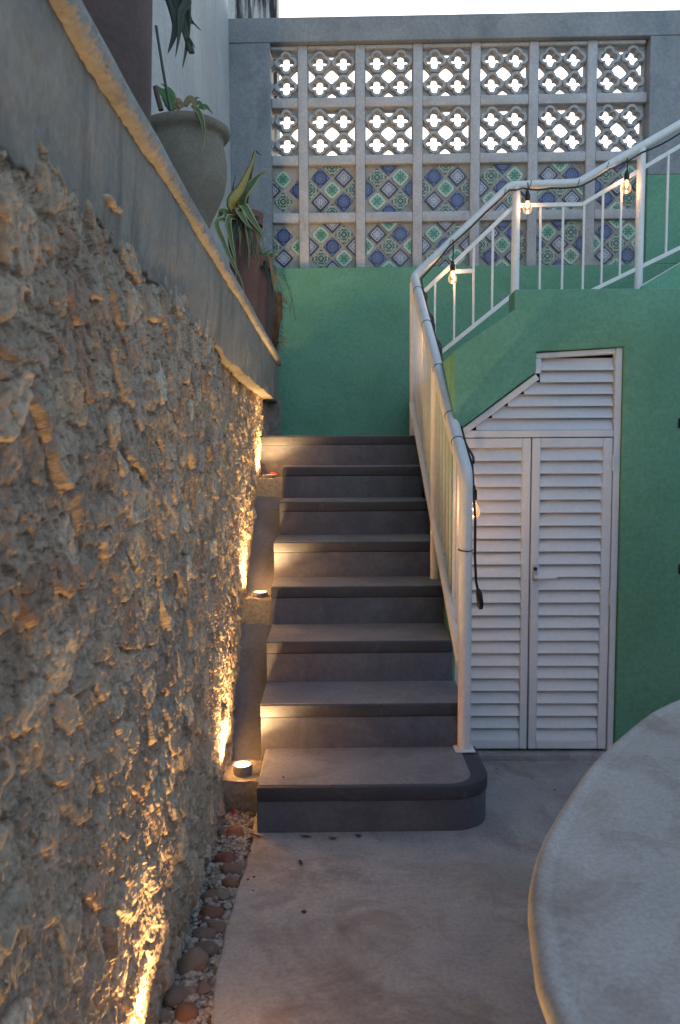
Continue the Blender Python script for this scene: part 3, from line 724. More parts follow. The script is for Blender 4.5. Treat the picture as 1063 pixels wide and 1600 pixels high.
# doors
dr = empty('louvre_door', CW.o, CW.t, label='white louvred double closet door with a stepped louvred transom above', cat='door')
FY = .022; FW = .030
zt = P(850, 683)[1]                                    # transom rail centre
def frame_poly():
    o = [(ul, zl), tD, tTL, (ur, tTR[1])]; return o
k_ = FW
def strip(a, b, wdt, side, y0=FY, y1=FY+.05, name='frame', par=dr, ext=0):
    a, b = Vector(a), Vector(b); t = (b-a).normalized(); n = Vector((-t.y, t.x))*side
    return child_l(name, prism([tuple(a), tuple(b), tuple(b+n*wdt), tuple(a+n*wdt)], y0, y1, 'y', .003, 1), M['door_white'], par)
strip((ur-.002, fz), (ur-.002, tTR[1]-.002), k_, 1)
strip((ur-k_-.004, tTR[1]-.004), (tTL[0]+.002, tTL[1]-.004), k_*.8, 1, FY+.001)
strip((tTL[0]+.002, tTL[1]-.004-k_*.8), (tD[0]+.002, tD[1]-.004), k_*.9, 1, FY-.001)
strip((tD[0]+.004, tD[1]-.006), (ul+.002, zl-.006), k_, 1, FY+.0005)
strip((ul+.001, fz), (ul+.001, zl-.045), k_*.8, -1, FY+.002)
child_l('transom_rail', box(ul+.025, ur-k_-.003, FY+.003, FY+.05, zt, zt+.032, .003, 1), M['door_white'], dr)
def slat(u0, u1, z, par, hgt=.056, dep=.030, y=FY+.012):
    m = prism([(y, z), (y+.005, z), (y+dep, z+hgt), (y+dep-.005, z+hgt)], u0, u1, 'x', .001, 1)
    return child_l('slat', m, M['door_white'], par)
ztr0 = zt+.032; ztr1 = tTL[1]-.004-k_*.8; np_ = 6; pt = (ztr1-ztr0)/np_
tr = child_l('transom', box(ul+.03, ur-k_-.004, FY+.056, FY+.06, zt+.004, zt+.02), M['door_white'], dr)
for i in range(np_):
    z = ztr0+pt*i+.001
    zmid = z+.012
    ua = ul+.03
    lim = (zmid+.03-(zl))/sl_ + ul + .03
    ua = max(ua, lim); ua = min(ua, 9)
    if z+.03 > tD[1]: ua = tTL[0]+.028
    slat(ua, ur-k_-.003, z, tr, pt*1.06, .032)
umid = P(829.5, 950)[0]; zl0 = fz+.014; zl1 = zt-.004
def leaf(u0, u1, name, sw0, sw1):
    lf = child_l(name, box(u0, u0+sw0, FY+.004, FY+.042, zl0, zl1, .003, 1), M['door_white'], dr)
    child_l('stile', box(u1-sw1, u1, FY+.004, FY+.042, zl0, zl1, .003, 1), M['door_white'], lf)
    child_l('top_rail', box(u0+sw0, u1-sw1, FY+.005, FY+.041, zl1-.043, zl1, .003, 1), M['door_white'], lf)
    child_l('bottom_rail', box(u0+sw0, u1-sw1, FY+.005, FY+.041, zl0, zl0+.038, .003, 1), M['door_white'], lf)
    a, b = zl0+.038, zl1-.043; n = 23; p_ = (b-a)/n
    for i in range(n): slat(u0+sw0-.001, u1-sw1+.001, a+p_*i+.0008, lf, p_*1.10, .034, FY+.006+random.uniform(-.0008, .0008))
    return lf
l1 = leaf(ul+.026, umid-.003, 'leaf', .032, .036); l2 = leaf(umid+.003, ur-k_-.006, 'leaf', .038, .040)
# lever handle with escutcheon, hinges
uh, zh = P(838, 902)
child_l('escutcheon', box(uh-.011, uh+.011, FY-.001, FY+.004, zh-.02, zh+.055, .004, 2), M['steel'], l2)
child_l('lever', tube([(uh, FY+.004, zh), (uh, FY-.030, zh), (uh+.008, FY-.036, zh), (uh+.088, FY-.036, zh-.001)], .0075, 10), M['door_white'], l2)
child_l('lock', tube([(uh, FY-.001, zh+.036), (uh, FY-.009, zh+.036)], .0085, 12), M['black'], l2)
for yy in (724, 936):
    zz_ = P(964, yy)[1]; uu_ = ur-k_-.004
    child_l('hinge', tube([(uu_, FY-.003, zz_-.035), (uu_, FY-.003, zz_+.035)], .006, 10), M['door_white'], l2)
# two dark hooks at the right on the green wall
for yy in (661, 889):
    u, z = P(1064, yy); hk = empty('wall_hook', CW.o+CW.ax*u+Vector((0, 0, z)), CW.t, label=('upper' if yy < 700 else 'lower')+' of two small black hooks on the green wall right of the closet door', cat='hook', group='black hooks on the green wall')
    child_l('plate', box(-.012, .03, -.006, -.0005, -.022, .022, .002, 1), M['black'], hk)
    child_l('hook', tube([(.008, -.005, .008), (.008, -.04, .004), (.006, -.055, .014), (.004, -.058, .028)], .006, 8), M['black'], hk)

# ================================================================== RAILING
XRL = .555
rl = empty('stair_railing', (XRL, 3.21, ZK[0]), label='white painted tubular stair railing with square pickets turning up to the right', cat='railing')
N0 = Vector((XRL, 3.205, ZK[0]))
zN = 1.345; YC = 5.24; YR = 5.25
cT = pY(647, 432, YR); C0 = Vector((XRL, YR, cT.z))
pipe = .0275
def arc(a, b, c, n=5, r=.05):
    a, b, c = Vector(a), Vector(b), Vector(c); p0 = b+(a-b).normalized()*r; p1 = b+(c-b).normalized()*r
    return [(p0*(1-t)**2+b*2*t*(1-t)+p1*t*t) for t in [i/n for i in range(n+1)]]
nt_ = Vector((XRL, 3.205, zN)); e1 = pY(798, 290, YR); e2 = pY(904, 285.5, YR); e3 = pY(1063, 194, YR)
e3 = e2+(e3-e2)*2.6
child('handrail', tube([Vector((XRL, 3.205, zN-.12))]+arc((XRL, 3.205, zN-.2), nt_, C0, 6, .045)+arc(nt_, C0, e1, 6, .05)+arc(C0, e1, e2, 4, .03)+arc(e1, e2, e3, 4, .03)+[e3], pipe, 18), M['white'], rl)
child('post', tube([N0+Vector((0, 0, .002)), (XRL, 3.205, zN-.119)], pipe, 18), M['white'], rl)
child('base_plate', box(XRL-.042, XRL+.042, 3.165, 3.247, ZK[0]+.003, ZK[0]+.010, .002, 1), M['white'], rl)
rs_ = (C0.z-zN)/(YR-3.205)
railz = lambda Y: zN+rs_*(Y-3.205)
for Y, zb in ((4.10, ZK[3]), (5.20, ZK[7])):
    child('post', tube([(XRL-.006, Y, zb), (XRL-.006, Y, railz(Y)-.02)], pipe*.95, 16), M['white'], rl)
lowo = zN-.56
child('lower_rail', tube([(XRL-.012, 3.215, .545), (XRL-.012, 5.20, .545+rs_*1.985)], .0225, 16), M['white'], rl)
child('sub_rail', bar((XRL+.004, 3.235, railz(3.235)-.105), (XRL+.004, 5.18, railz(5.18)-.105), .022, .022), M['white'], rl)
Y = 3.30
while Y < 5.16:
    if abs(Y-4.10) > .04: child('picket', bar((XRL, Y, .565+rs_*(Y-3.215)), (XRL, Y, railz(Y)-.112), .013, .013), M['white'], rl)
    Y += .105
# upper railing in the plane y = YR
Q = lambda x, y: pY(x, y, YR)
sub = [Q(657, 461), Q(798, 327), Q(812, 321), Q(910, 319.5), Q(1063, 228)]
sub[-1] = sub[-2]+(sub[-1]-sub[-2])*2.6
def poly_bar(name, pts, w, d):
    for a, b in zip(pts, pts[1:]): child(name, bar(a, b, w, d), M['white'], rl)
poly_bar('sub_rail', sub, .026, .020)
low = [Q(660, 574), Q(803, 459)]; poly_bar('lower_bar', low, .026, .020)
low2 = [Q(925, 454), Q(1063, 387)]; low2[1] = low2[0]+(low2[1]-low2[0])*2.4; poly_bar('lower_bar', low2, .026, .020)
low3 = [Q(1000, 449), Q(1063, 412.5)]; low3[1] = low3[0]+(low3[1]-low3[0])*3.2; poly_bar('lower_bar', low3, .020, .020)
child('stub_bar', bar(Q(712, 424), Q(740, 423), .026, .018), M['white'], rl)
zf = ug[0].z-.06
for x, yt, zb in ((807, 290, None), (1003, 232, None)):
    tp = Q(x, yt); child('post', tube([(tp.x, YR, 2.10), (tp.x, YR, tp.z)], pipe, 16), M['white'], rl)
def interp(pts, x):
    for a, b in zip(pts, pts[1:]):
        if a.x <= x <= b.x: return a.z+(b.z-a.z)*(x-a.x)/(b.x-a.x)
    return None
for x in (680, 710.5, 740.5, 770, 844, 879, 911.5, 940.5, 969, 1040.5, 1075, 1110, 1145):
    X = Q(x, 400).x; zt_ = interp(sub, X); zb_ = interp(low, X) or interp(low2, X) or 2.10
    if 800 < x < 930: zb_ = 2.10
    child('picket', bar((X, YR, zb_), (X, YR, zt_-.004), .014, .014), M['white'], rl)

# ================================================================== STRING LIGHTS
sg = empty('string_lights', (XRL+.04, 3.3, 1.2), label='black string of clear warm bulbs tied along the white handrail', cat='string lights')
def sag(a, b, n=8, s=.012):
    a, b = Vector(a), Vector(b); return [a.lerp(b, i/n)-Vector((0, 0, s*math.sin(math.pi*i/n))) for i in range(n)]
pth = []
off1 = Vector((pipe+.008, 0, -.004))
hp = lambda Y: Vector((XRL, Y, railz(Y)))+off1
knots = [hp(3.27)]+[hp(Y) for Y in (3.6, 3.95, 4.3, 4.65, 5.0)]
knots += [Vector((XRL+.045, YR-.035, C0.z-.02))]
fo = Vector((0, -pipe-.002, -.020))
for x, y in ((700, 383), (760, 327), (795, 294), (815, 291), (860, 291), (903, 289), (950, 262), (1000, 236), (1063, 204)): knots.append(Q(x, y)+fo)
knots.append(knots[-1]+(knots[-1]-knots[-2])*1.5)
for a, b in zip(knots, knots[1:]): pth += sag(a, b, 6, random.uniform(.003, .012))
start = [Vector((XRL+.050, 3.19, .86)), Vector((XRL+.042, 3.19, .90)), Vector((XRL+.036, 3.188, 1.0)), Vector((XRL+.038, 3.20, 1.15)), Vector((XRL+.036, 3.23, 1.26))]
child('cable', tube(start+pth+[knots[-1]], .0055, 8), M['black'], sg)
# second loose twist of wire along the first flight
child('cable', tube([p+Vector((.007+.009*math.sin(i*1.1), 0, -.004+.010*math.cos(i*1.1))) for i, p in enumerate(pth[:34])], .0052, 6), M['black'], sg)
child('plug', tube([(XRL+.050, 3.188, .87), (XRL+.054, 3.186, .85), (XRL+.060, 3.185, .80), (XRL+.062, 3.185, .785)], [.006, .013, .014, .008], 10), M['black'], sg)
for Y in (3.205,): child('tie', tube([(XRL+math.cos(a)*.0295, Y+math.sin(a)*.0295, 1.03+.004*math.sin(a)) for a in [2*math.pi*i/20 for i in range(21)]], .0022, 6), M['black'], sg)
for Y in (3.42, 3.62, 4.05, 4.55, 5.02):
    c = Vector((XRL, Y, railz(Y))); d = Vector((0, 1, rs_)).normalized(); n_ = Vector((1, 0, 0)); b_ = d.cross(n_)
    child('tie', tube([c+(n_*math.cos(a)+b_*math.sin(a))*.0290 for a in [2*math.pi*i/20 for i in range(21)]], .0018, 6), M['black'], sg)
for x, y in ((703, 380), (788, 300), (828, 289), (903, 286), (948, 260)):
    c = Q(x, y); child('tie', tube([c+Vector((.3*.03*math.cos(a), math.sin(a)*.030, math.cos(a)*.029)) for a in [2*math.pi*i/20 for i in range(21)]], .002, 6), M['black'], sg)
SOCK = tube([(0, 0, .0), (0, 0, -.018), (0, 0, -.02), (0, 0, -.062)], [.009, .011, .0165, .0165], 14); SOCK.materials.append(M['black'])
BULB = lathe([(.013, 0), (.0135, -.010), (.022, -.025), (.029, -.042), (.0295, -.056), (.024, -.073), (.012, -.083), (0, -.085)], 24); BULB.materials.append(M['bulb'])
FIL = tube([(-.006, 0, -.005), (-.007, 0, -.03), (0, .003, -.042), (.007, 0, -.03), (.006, 0, -.005)], .0022, 6); FIL.materials.append(M['filament'])
def bulb(p, drop, power):
    c = child('socket', SOCK, None, sg); c.location = p-Vector((0, 0, drop)); c.matrix_parent_inverse = Matrix.Translation(sg.location).inverted()
    link('bulb', BULB, None, c, (0, 0, -.060)); link('filament', FIL, None, c, (0, 0, -.062))
    if drop > .005: child('drop_wire', tube([p+Vector((.0, 0, .004)), p+Vector((.004, 0, -drop*.5)), p-Vector((0, 0, drop))], .004, 6), M['black'], sg)
    L = bpy.data.lights.new('bulb_light', 'POINT'); L.energy = power*.62*LAMP_K; L.color = WARM2; L.shadow_soft_size = .008
    o = bpy.data.objects.new('bulb_light', L); COL.objects.link(o); o.location = p-Vector((0, 0, drop+.095))
for x, y, dr_, pw in ((706, 378, .135, 1.1), (822, 290, .05, 1.1), (976, 252, .075, 1.1)):
    bulb(Q(x, y)+Vector((0, -.05, 0)), dr_, pw)
bulb(Vector((XRL+.047, 3.30, 1.29)), .0, 1.1)
for Y in (3.98, 4.66): bulb(hp(Y)+Vector((.012, 0, 0)), .02, .65)

# ================================================================== UPLIGHTS
def uplight(x, y, z, label, power, tilt=-7, base=True, hgt=.10):
    o = empty('uplight', (x, y, z), label=label, cat='lamp', group='warm uplights along the rubble wall')
    child_l('body', lathe([(0.0, -hgt), (.036, -hgt), (.036, -.03), (.040, -.028), (.040, 0), (.033, 0), (.032, -.008), (0, -.008)], 28), M['ramp'], o)
    child_l('lens', lathe([(0, -.0035), (.020, -.004), (.0315, -.006), (.0315, -.0075), (0, -.0075)], 24), M['lens'], o)
    L = bpy.data.lights.new('uplight_beam', 'SPOT'); L.energy = power*LAMP_K; L.color = WARM; L.spot_size = R(152); L.spot_blend = .8; L.shadow_soft_size = .022
    lo_ = bpy.data.objects.new('uplight_beam', L); COL.objects.link(lo_); lo_.location = (x, y, z+.012)
    lo_.rotation_euler = (R(180), R(tilt), 0)
lb = 'round warm uplight '
uplight(-.365, 3.10, .172, lb+'glowing beside the lowest stair step', 40, hgt=.045)
uplight(-.366, 4.00, .715, lb+'in a niche above the lower cement slope', 36, hgt=.05)
uplight(-.385, 4.93, 1.285, lb+'in a niche beside the top stair step', 26, hgt=.05)
uplight(-.375, 1.62, .06, lb+'at the foot of the rubble wall amid the gravel strip', 34)
uplight(-.375, .45, .06, lb+'at the foot of the rubble wall before the gravel strip begins', 20)

# ================================================================== GRAVEL STRIP
gv = []; gf = []
ico = bmesh.new(); bmesh.ops.create_icosphere(ico, subdivisions=1, radius=1); iv = np.array([v.co[:] for v in ico.verts]); ifc = np.array([[v.index for v in f.verts] for f in ico.faces]); ico.free()
cnt = 0
for i in range(5200):
    y = random.uniform(.9, 3.2); x = random.uniform(-.47, XS-.008); s = random.uniform(.004, .0105) if random.random() < .85 else random.uniform(.010, .016)
    z = -.03 + random.uniform(-.012, .012) + .018*(1-abs((x+.385)/.09))
    if y > 2.95: z += .02*(y-2.95)/.25
    sc = np.array([s*random.uniform(.8, 1.4), s*random.uniform(.8, 1.4), s*random.uniform(.6, 1)])
    v = iv*(1+.35*(rng.random((len(iv), 1))-.5))*sc; a = random.uniform(0, 6.28); c, s_ = math.cos(a), math.sin(a)
    v = v@np.array([[c, s_, 0], [-s_, c, 0], [0, 0, 1]]); gv.append(v+np.array([x, y, z+s*.3])); gf.append(ifc+cnt); cnt += len(iv)
link('gravel', np_mesh(np.vstack(gv), np.vstack(gf), False), M['pebble'], label='pale gravel strewn along the foot of the rubble wall', cat='gravel', kind='stuff')
link('gravel_bed', np_mesh(np.array([[-.60, -1, -.045], [XS+.02, -1, -.045], [XS+.02, 3.4, -.045], [-.60, 3.4, -.045]]), np.array([[0, 1, 2, 3]]), False), M['ground'], kind='structure')
def cobble_mesh(seed):
    bm = bmesh.new(); bmesh.ops.create_icosphere(bm, subdivisions=3, radius=1)
    for v in bm.verts: v.co *= 1+.38*mnoise.noise(v.co*.9+Vector((seed*3.7, 0, 0)))+.05*mnoise.noise(v.co*2.5+Vector((0, seed*1.3, 0)))
    return bm_mesh(bm, 80)
CM = [cobble_mesh(i) for i in range(6)]
for m_ in CM: m_.materials.append(M['cobble'])
cob = [(368, 1306, 15, 13), (350, 1303, 10, 8), (357, 1347, 17, 8), (362, 1364, 16, 6), (360, 1383, 14, 11), (349, 1401, 14, 11), (328, 1407, 15, 11), (326, 1432, 20, 13), (341, 1453, 15, 12),
       (318, 1466, 18, 12), (321, 1487, 21, 17), (300, 1510, 26, 19), (310, 1514, 17, 13), (318, 1547, 15, 16), (274, 1560, 20, 17), (300, 1553, 12, 10), (292, 1590, 22, 14), (255, 1592, 14, 12), (376, 1355, 9, 5), (268, 1625, 20, 16), (240, 1660, 22, 18)]
ORD = 'first second third fourth fifth sixth seventh eighth ninth tenth eleventh twelfth thirteenth fourteenth fifteenth sixteenth seventeenth eighteenth nineteenth twentieth last'.split()
CC = {'orange': (.27, .125, .075), 'brown': (.21, .135, .105), 'tan': (.25, .20, .155), 'rust': (.22, .10, .07), 'dusky': (.20, .145, .125)}
cob.sort(key=lambda c: c[1])
CN = 'brown orange rust tan brown orange tan brown rust brown dusky dusky tan orange dusky tan dusky orange tan brown dusky'.split()
for i, (x, y, rx, ry) in enumerate(cob):
    p = pZ(x, y, -.012); s = rx/F*p.y*1.1
    o = link('cobble', CM[i % 6], None, None, (p.x, p.y, -.012+s*.18), label=f'rounded {CN[i]} cobble, {ORD[i]} along the gravel strip from the lowest step', cat='cobble', group='reddish cobbles in the gravel strip')
    o.scale = (s, s*random.uniform(.8, 1.1), s*random.uniform(.55, .75)); o.color = (*CC[CN[i]], 1); o.rotation_euler = (random.uniform(-.3, .3), random.uniform(-.3, .3), random.uniform(0, 6))
def petal(loc, l, w, rot, m, label, name='petal', cat='petal', group=None):
    V = []; Q_ = []; n = 6
    for i in range(n+1):
        t = i/n; ww = w*math.sin(math.pi*min(1, max(.04, t)))**.7*.5
        for j in (-1, 0, 1): V.append((j*ww, (t-.5)*l, .25*l*(t-.5)**2+.2*abs(j)*ww))
    for i in range(n):
        for j in range(2): a = i*3+j; Q_.append((a, a+1, a+4, a+3))
    me = np_mesh(np.array(V), np.array(Q_)); o = link(name, me, m, None, loc, label=label, cat=cat); o.rotation_euler = rot
    md = o.modifiers.new('s', 'SOLIDIFY'); md.thickness = .0008
    if group: o['group'] = group
    return o
p = pZ(365, 1270, .0); petal((p.x, p.y, .012), .055, .016, (.5, .2, .1), M['petal'], 'red petal lying on gravel below the lowest uplight')
petal((-.36, 4.97, 1.29), .05, .03, (.3, -.3, 1.2), M['petal'], 'red petal beside the uplight nearest the top step')
for x, y, l, a, sup in ((400, 1308, .06, 1.2, 'by the gravel edge'), (388, 1330, .04, .7, 'on the slab edge beside the gravel'), (478, 1309, .05, 1.5, 'against the foot of the lowest step'), (520, 1312, .035, 1.7, 'on the slab before the middle of the lowest step'), (560, 1308, .03, 1.3, 'right under the lowest riser'), (470, 1350, .03, .4, 'in the brown stain on the slab')):
    p = pZ(x, y, .0); petal((p.x, p.y, .006), l, .012, (.1, .15, a), M['twig'], 'dry brown leaf scrap '+sup, 'dry_leaf', 'leaf')
PL = ['pebble lying alone on the bare slab before the stairs', 'pebble on the slab edge, highest of three by the gravel', 'pebble on the slab edge, lowest of three by the gravel', 'pebble on the slab edge, nearest the gravel of three', 'pebble beside the curved end of the lowest step', 'pebble on the slab near the table edge', 'pebble close to the threshold beside the railing post', 'pebble lying on the lowest stair tread']
for ip, (x, y, s) in enumerate(((475, 1426, .012), (397, 1371, .006), (396, 1392, .005), (388, 1375, .006), (776, 1202, .006), (867, 1235, .007), (780, 1198, .004), (443, 1216, .009))):
    z = 0 if y > 1220 or x > 760 else ZK[0]
    p = pZ(x, y, z); o = link('pebble', CM[random.randrange(6)], None, None, (p.x, p.y, z+s*.35), label='tiny stray '+PL[ip], cat='pebble', group='stray pebbles'); o.color = (.10, .085, .07, 1); o.scale = (s*.7, s*.5, s*.4); o.rotation_euler = (0, 0, random.uniform(0, 6))

# ================================================================== TABLE
tz = .74
tp = [pZ(x, y, tz-.006) for x, y in ((851, 1566), (835.6, 1498), (828, 1440), (825.5, 1397), (832, 1352), (846, 1310), (882, 1250), (927, 1187), (985, 1135), (1063, 1089))]
ctl = [Vector((p.x, p.y)) for p in tp] + [Vector(q) for q in ((1.25, 2.27), (1.52, 2.17), (1.74, 1.85), (1.84, 1.2), (1.80, .4), (1.58, -.1), (1.12, -.33), (.66, -.18), (.39, .22), (.29, .62))]
out = []
for i in range(len(ctl)):
    a, b, c, d = (ctl[(i+k) % len(ctl)] for k in (-1, 0, 1, 2))
    for j in range(8):
        t = j/8; out.append(.5*((2*b)+(c-a)*t+(2*a-5*b+4*c-d)*t*t+(3*b-a-3*c+d)*t**3))
for _ in range(12): out = [(out[i-1]+out[i]*2+out[(i+1) % len(out)])/4 for i in range(len(out))]
no = len(out); tc_ = sum(out, Vector((0, 0)))/no
nrm = []
for i in range(no):
    t = (out[(i+1) % no]-out[i-1]).normalized(); n = Vector((t.y, -t.x)); n = n if n.dot(tc_-out[i]) > 0 else -n; nrm.append(n)
tb = empty('table', (tc_.x, tc_.y, 0), label='pale concrete garden table top with curved edge and rounded raised rim', cat='table')
prof = [(.10, -.062), (.05, -.062), (.022, -.056), (.006, -.044), (0, -.028), (.003, -.012), (.009, -.004), (.017, .0), (.026, .0), (.031, -.0025), (.035, -.0055), (.040, -.004), (.05, -.003), (.14, -.003), (.26, -.003)]
V = []; Qd = []
for k, (ins, dz) in enumerate(prof):
    for i in range(no):
        p = out[i]+nrm[i]*ins; q_ = Vector((p.x*4, p.y*4, k*.0)); e = mnoise.noise(q_)*.003 + mnoise.noise(q_*4)*.0010
        pp = p + nrm[i]*e*(1 if k < 12 else 0); V.append((pp.x-tc_.x, pp.y-tc_.y, tz+dz+.0016*mnoise.noise(Vector((p.x*11, p.y*11, 3)))))
for k in range(len(prof)-1):
    for i in range(no): Qd.append((k*no+i, k*no+(i+1) % no, (k+1)*no+(i+1) % no, (k+1)*no+i))
Qd.append(tuple(range((len(prof)-1)*no, len(prof)*no))); Qd.append(tuple(reversed(range(no))))
me = np_mesh(V, Qd); bm = bmesh.new(); bm.from_mesh(me); me = bm_mesh(bm, 60); child_l('top', me, M['table'], tb)
for dy_t in (-.62, .38): child_l('pedestal', lathe([(.0, 0), (.24, 0), (.24, .05), (.16, .10), (.10, .25), (.09, .45), (.13, .60), (.22, tz-.064), (0, tz-.064)], 40), M['table'], tb, loc=(0, dy_t, 0))

# ================================================================== POTS AND PLANTS
LZ = 2.122
def blade(path, w, m, name='leaf', par=None, fold=.25, tw=0.0, up=None):
    pts = [Vector(p) for p in path]
    # smooth the path
    def cr(i, t):
        g = lambda k: pts[max(0, min(len(pts)-1, k))]
        a, b, c, d = g(i-1), g(i), g(i+1), g(i+2)
        return .5*((2*b)+(c-a)*t+(2*a-5*b+4*c-d)*t*t+(3*b-a-3*c+d)*t**3)
    S_ = [cr(i, t/5) for i in range(len(pts)-1) for t in range(5)]+[pts[-1]]
    n = len(S_); V = []; Q_ = []; UV = []
    for i, p in enumerate(S_):
        t = i/(n-1); d = (S_[min(i+1, n-1)]-S_[max(i-1, 0)]).normalized()
        ref = up or Vector((0, -1, .3)); s = d.cross(ref).normalized(); nn = s.cross(d)
        a = tw*t; s, nn = s*math.cos(a)+nn*math.sin(a), nn*math.cos(a)-s*math.sin(a)
        ww = w*.5*(1-t**2.2)*(.62+.5*math.sin(math.pi*min(1, t*1.2+.1)))
        for j in (-1, -.5, 0, .5, 1): V.append(p+s*ww*j+nn*abs(j)*ww*fold); UV.append((j*.5+.5, t))
    for i in range(n-1):
        for j in range(4): a = i*5+j; Q_.append((a, a+1, a+6, a+5))
    me = np_mesh([tuple(v) for v in V], Q_); uv = me.uv_layers.new(name='UVMap')
    for l in me.loops: uv.data[l.index].uv = UV[l.vertex_index]
    o = child(name, me, m, par) if par else link(name, me, m)
    md = o.modifiers.new('thick', 'SOLIDIFY'); md.thickness = .0025; md.offset = 0
    return o
def pot(name, x, y, z, prof, m, label, soil=None, jit=.0):
    o = empty(name, (x, y, z), label=label, cat='pot'); child_l('body', lathe(prof, 56, jit), m, o)
    if soil: child_l('soil', lathe([(0, soil[1]-.02), (soil[0], soil[1]-.02), (soil[0]*.9, soil[1]), (0, soil[1]+.01)], 32), M['earth'], o)
    return o
# big brown pot: tall straight cylinder, cut by the frame
big = pot('brown_pot', -.545, 1.76, LZ, [(0, 0), (.145, 0), (.158, .03), (.168, .3), (.172, .75), (.18, .76), (.18, .80), (.165, .80), (.16, .70), (0, .70)], M['brown_pot'], 'tall dark brown clay pot at the near end of the planter ledge', (.16, .74))
# beige clay pot with rolled rim
def on_ledge(x, y, X): return pX(x, y, X)
bp = Vector((-.545, 3.10, LZ))
beige = pot('beige_pot', bp.x, bp.y, bp.z, [(0, 0.0000), (.075, 0.0000), (.075, 0.0825), (.080, 0.1568), (.095, 0.2021), (.118, 0.2475), (.143, 0.3052), (.154, 0.3630), (.155, 0.4125), (.147, 0.4620), (.143, 0.4867), (.146, 0.4991), (.160, 0.5074), (.170, 0.5214), (.168, 0.5379), (.152, 0.5462), (.138, 0.5404), (.134, 0.4950), (0, 0.4950)], M['clay'], 'big bellied beige clay pot with rolled rim on the ledge', (.132, .515), .015)
t1 = Vector((-.48, 4.55, LZ)); t2 = Vector((-.468, 4.92, LZ))
tpot = pot('terracotta_pot', t1.x, t1.y, t1.z, [(0, 0), (.068, 0), (.074, .20), (.088, .42), (.094, .575), (.106, .578), (.109, .645), (.098, .648), (.092, .60), (0, .60)], M['terra'], 'terracotta pot holding the variegated yellow tipped succulent', (.092, .62))
tpot2 = pot('terracotta_pot', t2.x, t2.y, t2.z, [(0, 0), (.066, 0), (.076, .20), (.088, .42), (.103, .425), (.106, .49), (.095, .492), (.088, .45), (0, .45)], M['terra'], 'low terracotta pot between the succulent pot and the brown fibre basket', (.088, .47))
# plant hanging into the top of the frame above the brown pot
hp_ = empty('dark_plant', (-.52, 1.9, LZ+.76), label='dark long leaved plant drooping from the tall brown pot', cat='plant')
PB = lambda pts, Y: [pY(x, y, Y) for x, y in pts]
up_ = Vector((.2, -1, 0))
root = Vector((-.52, 1.86, LZ+.76))
for pts, w, Y in ((((262, -60), (268, -20), (275, 40), (262, 84)), .062, 1.95), (((285, -60), (290, 0), (293, 60), (285, 108)), .034, 1.97), (((283, -40), (282, 20), (279, 60), (274, 90)), .024, 1.93),
                  (((288, 5), (292, 22), (303, 36), (314, 47)), .013, 1.98), (((290, 52), (294, 60), (300, 66), (305, 75)), .014, 1.96)):
    blade([root+Vector((.02, .02, .1))]+PB(pts, Y), w, M['leaf_dark'], 'leaf', hp_, .2, 0, up_)
for o in (): pass
# stem and curled leaves in the beige pot
bpl = empty('potted_sprout', bp+Vector((0, 0, .51)), label='sparse sprouts and curled pale leaves growing in the beige pot', cat='plant')
st0 = pY(266, 170, 3.12)
child('stem', tube([pY(266, 172, 3.1), pY(262, 150, 3.1), pY(255, 110, 3.1), pY(247, 60, 3.1), pY(244, 40, 3.1)], .0055, 8), M['leaf_dark'], bpl)
child('stem', tube([pY(252, 172, 3.08), pY(246, 150, 3.08), pY(243, 135, 3.08)], .010, 8), M['brown_pot'], bpl)
blade(PB(((272, 172), (262, 150), (252, 142), (243, 132)), 3.15), .05, M['leaf_green'], 'leaf', bpl, .2)
blade(PB(((262, 168), (268, 152), (262, 138), (252, 130)), 3.2), .035, M['leaf_green'], 'leaf', bpl, .2)
blade(PB(((285, 168), (277, 158), (279, 172), (287, 187)), 2.97), .026, M['leaf_dry'], 'leaf', bpl, .3)
blade(PB(((289, 166), (298, 154), (304, 165), (301, 182)), 2.97), .024, M['leaf_dry'], 'leaf', bpl, .3)
blade(PB(((306, 168), (314, 182), (319, 208), (315, 240)), 2.94), .018, M['leaf_var'], 'leaf', bpl, .3)
for pts in (((300, 168), (312, 160), (317, 170), (325, 168)), ((308, 170), (320, 165), (328, 172), (334, 178)), ((304, 168), (306, 154), (312, 152))):
    blade(PB(pts, 3.15), .014, M['leaf_green'], 'leaf', bpl, .2)
# succulent with yellow tipped leaf
sc_ = empty('variegated_succulent', t1+Vector((0, 0, .62)), label='variegated strap leaved succulent with one yellow leaf', cat='plant')
r1 = pY(372, 335, 4.25); YS = 4.45
def sb(pts, w, m, Y=YS, tw=0): return blade([t1+Vector((0, 0, .60))]+PB(pts, Y), w, m, 'leaf', sc_, .35, tw, Vector((.3, -1, .2)))
sb(((362, 320), (378, 292), (394, 255), (401, 228)), .060, M['leaf_yel'])
sb(((378, 312), (395, 285), (408, 272), (426, 264)), .046, M['leaf_var'], 4.48)
sb(((372, 322), (388, 300), (398, 285), (400, 272)), .030, M['leaf_var'], 4.52)
sb(((366, 318), (364, 295), (369, 270)), .020, M['leaf_dark'], 4.55)
sb(((350, 330), (344, 336), (338, 340)), .04, M['leaf_var'], 4.42)
sb(((380, 322), (395, 345), (408, 362), (414, 372)), .046, M['leaf_var'], 4.42)
sb(((374, 330), (386, 350), (396, 358)), .044, M['leaf_var'], 4.40)
sb(((358, 340), (360, 370), (368, 410), (369, 450)), .034, M['leaf_var'], 4.36)
sb(((340, 345), (350, 380), (364, 412), (378, 440), (386, 482)), .030, M['leaf_var'], 4.30)
sb(((396, 245), (404, 240), (409, 243)), .016, M['leaf_dark'], 4.52)
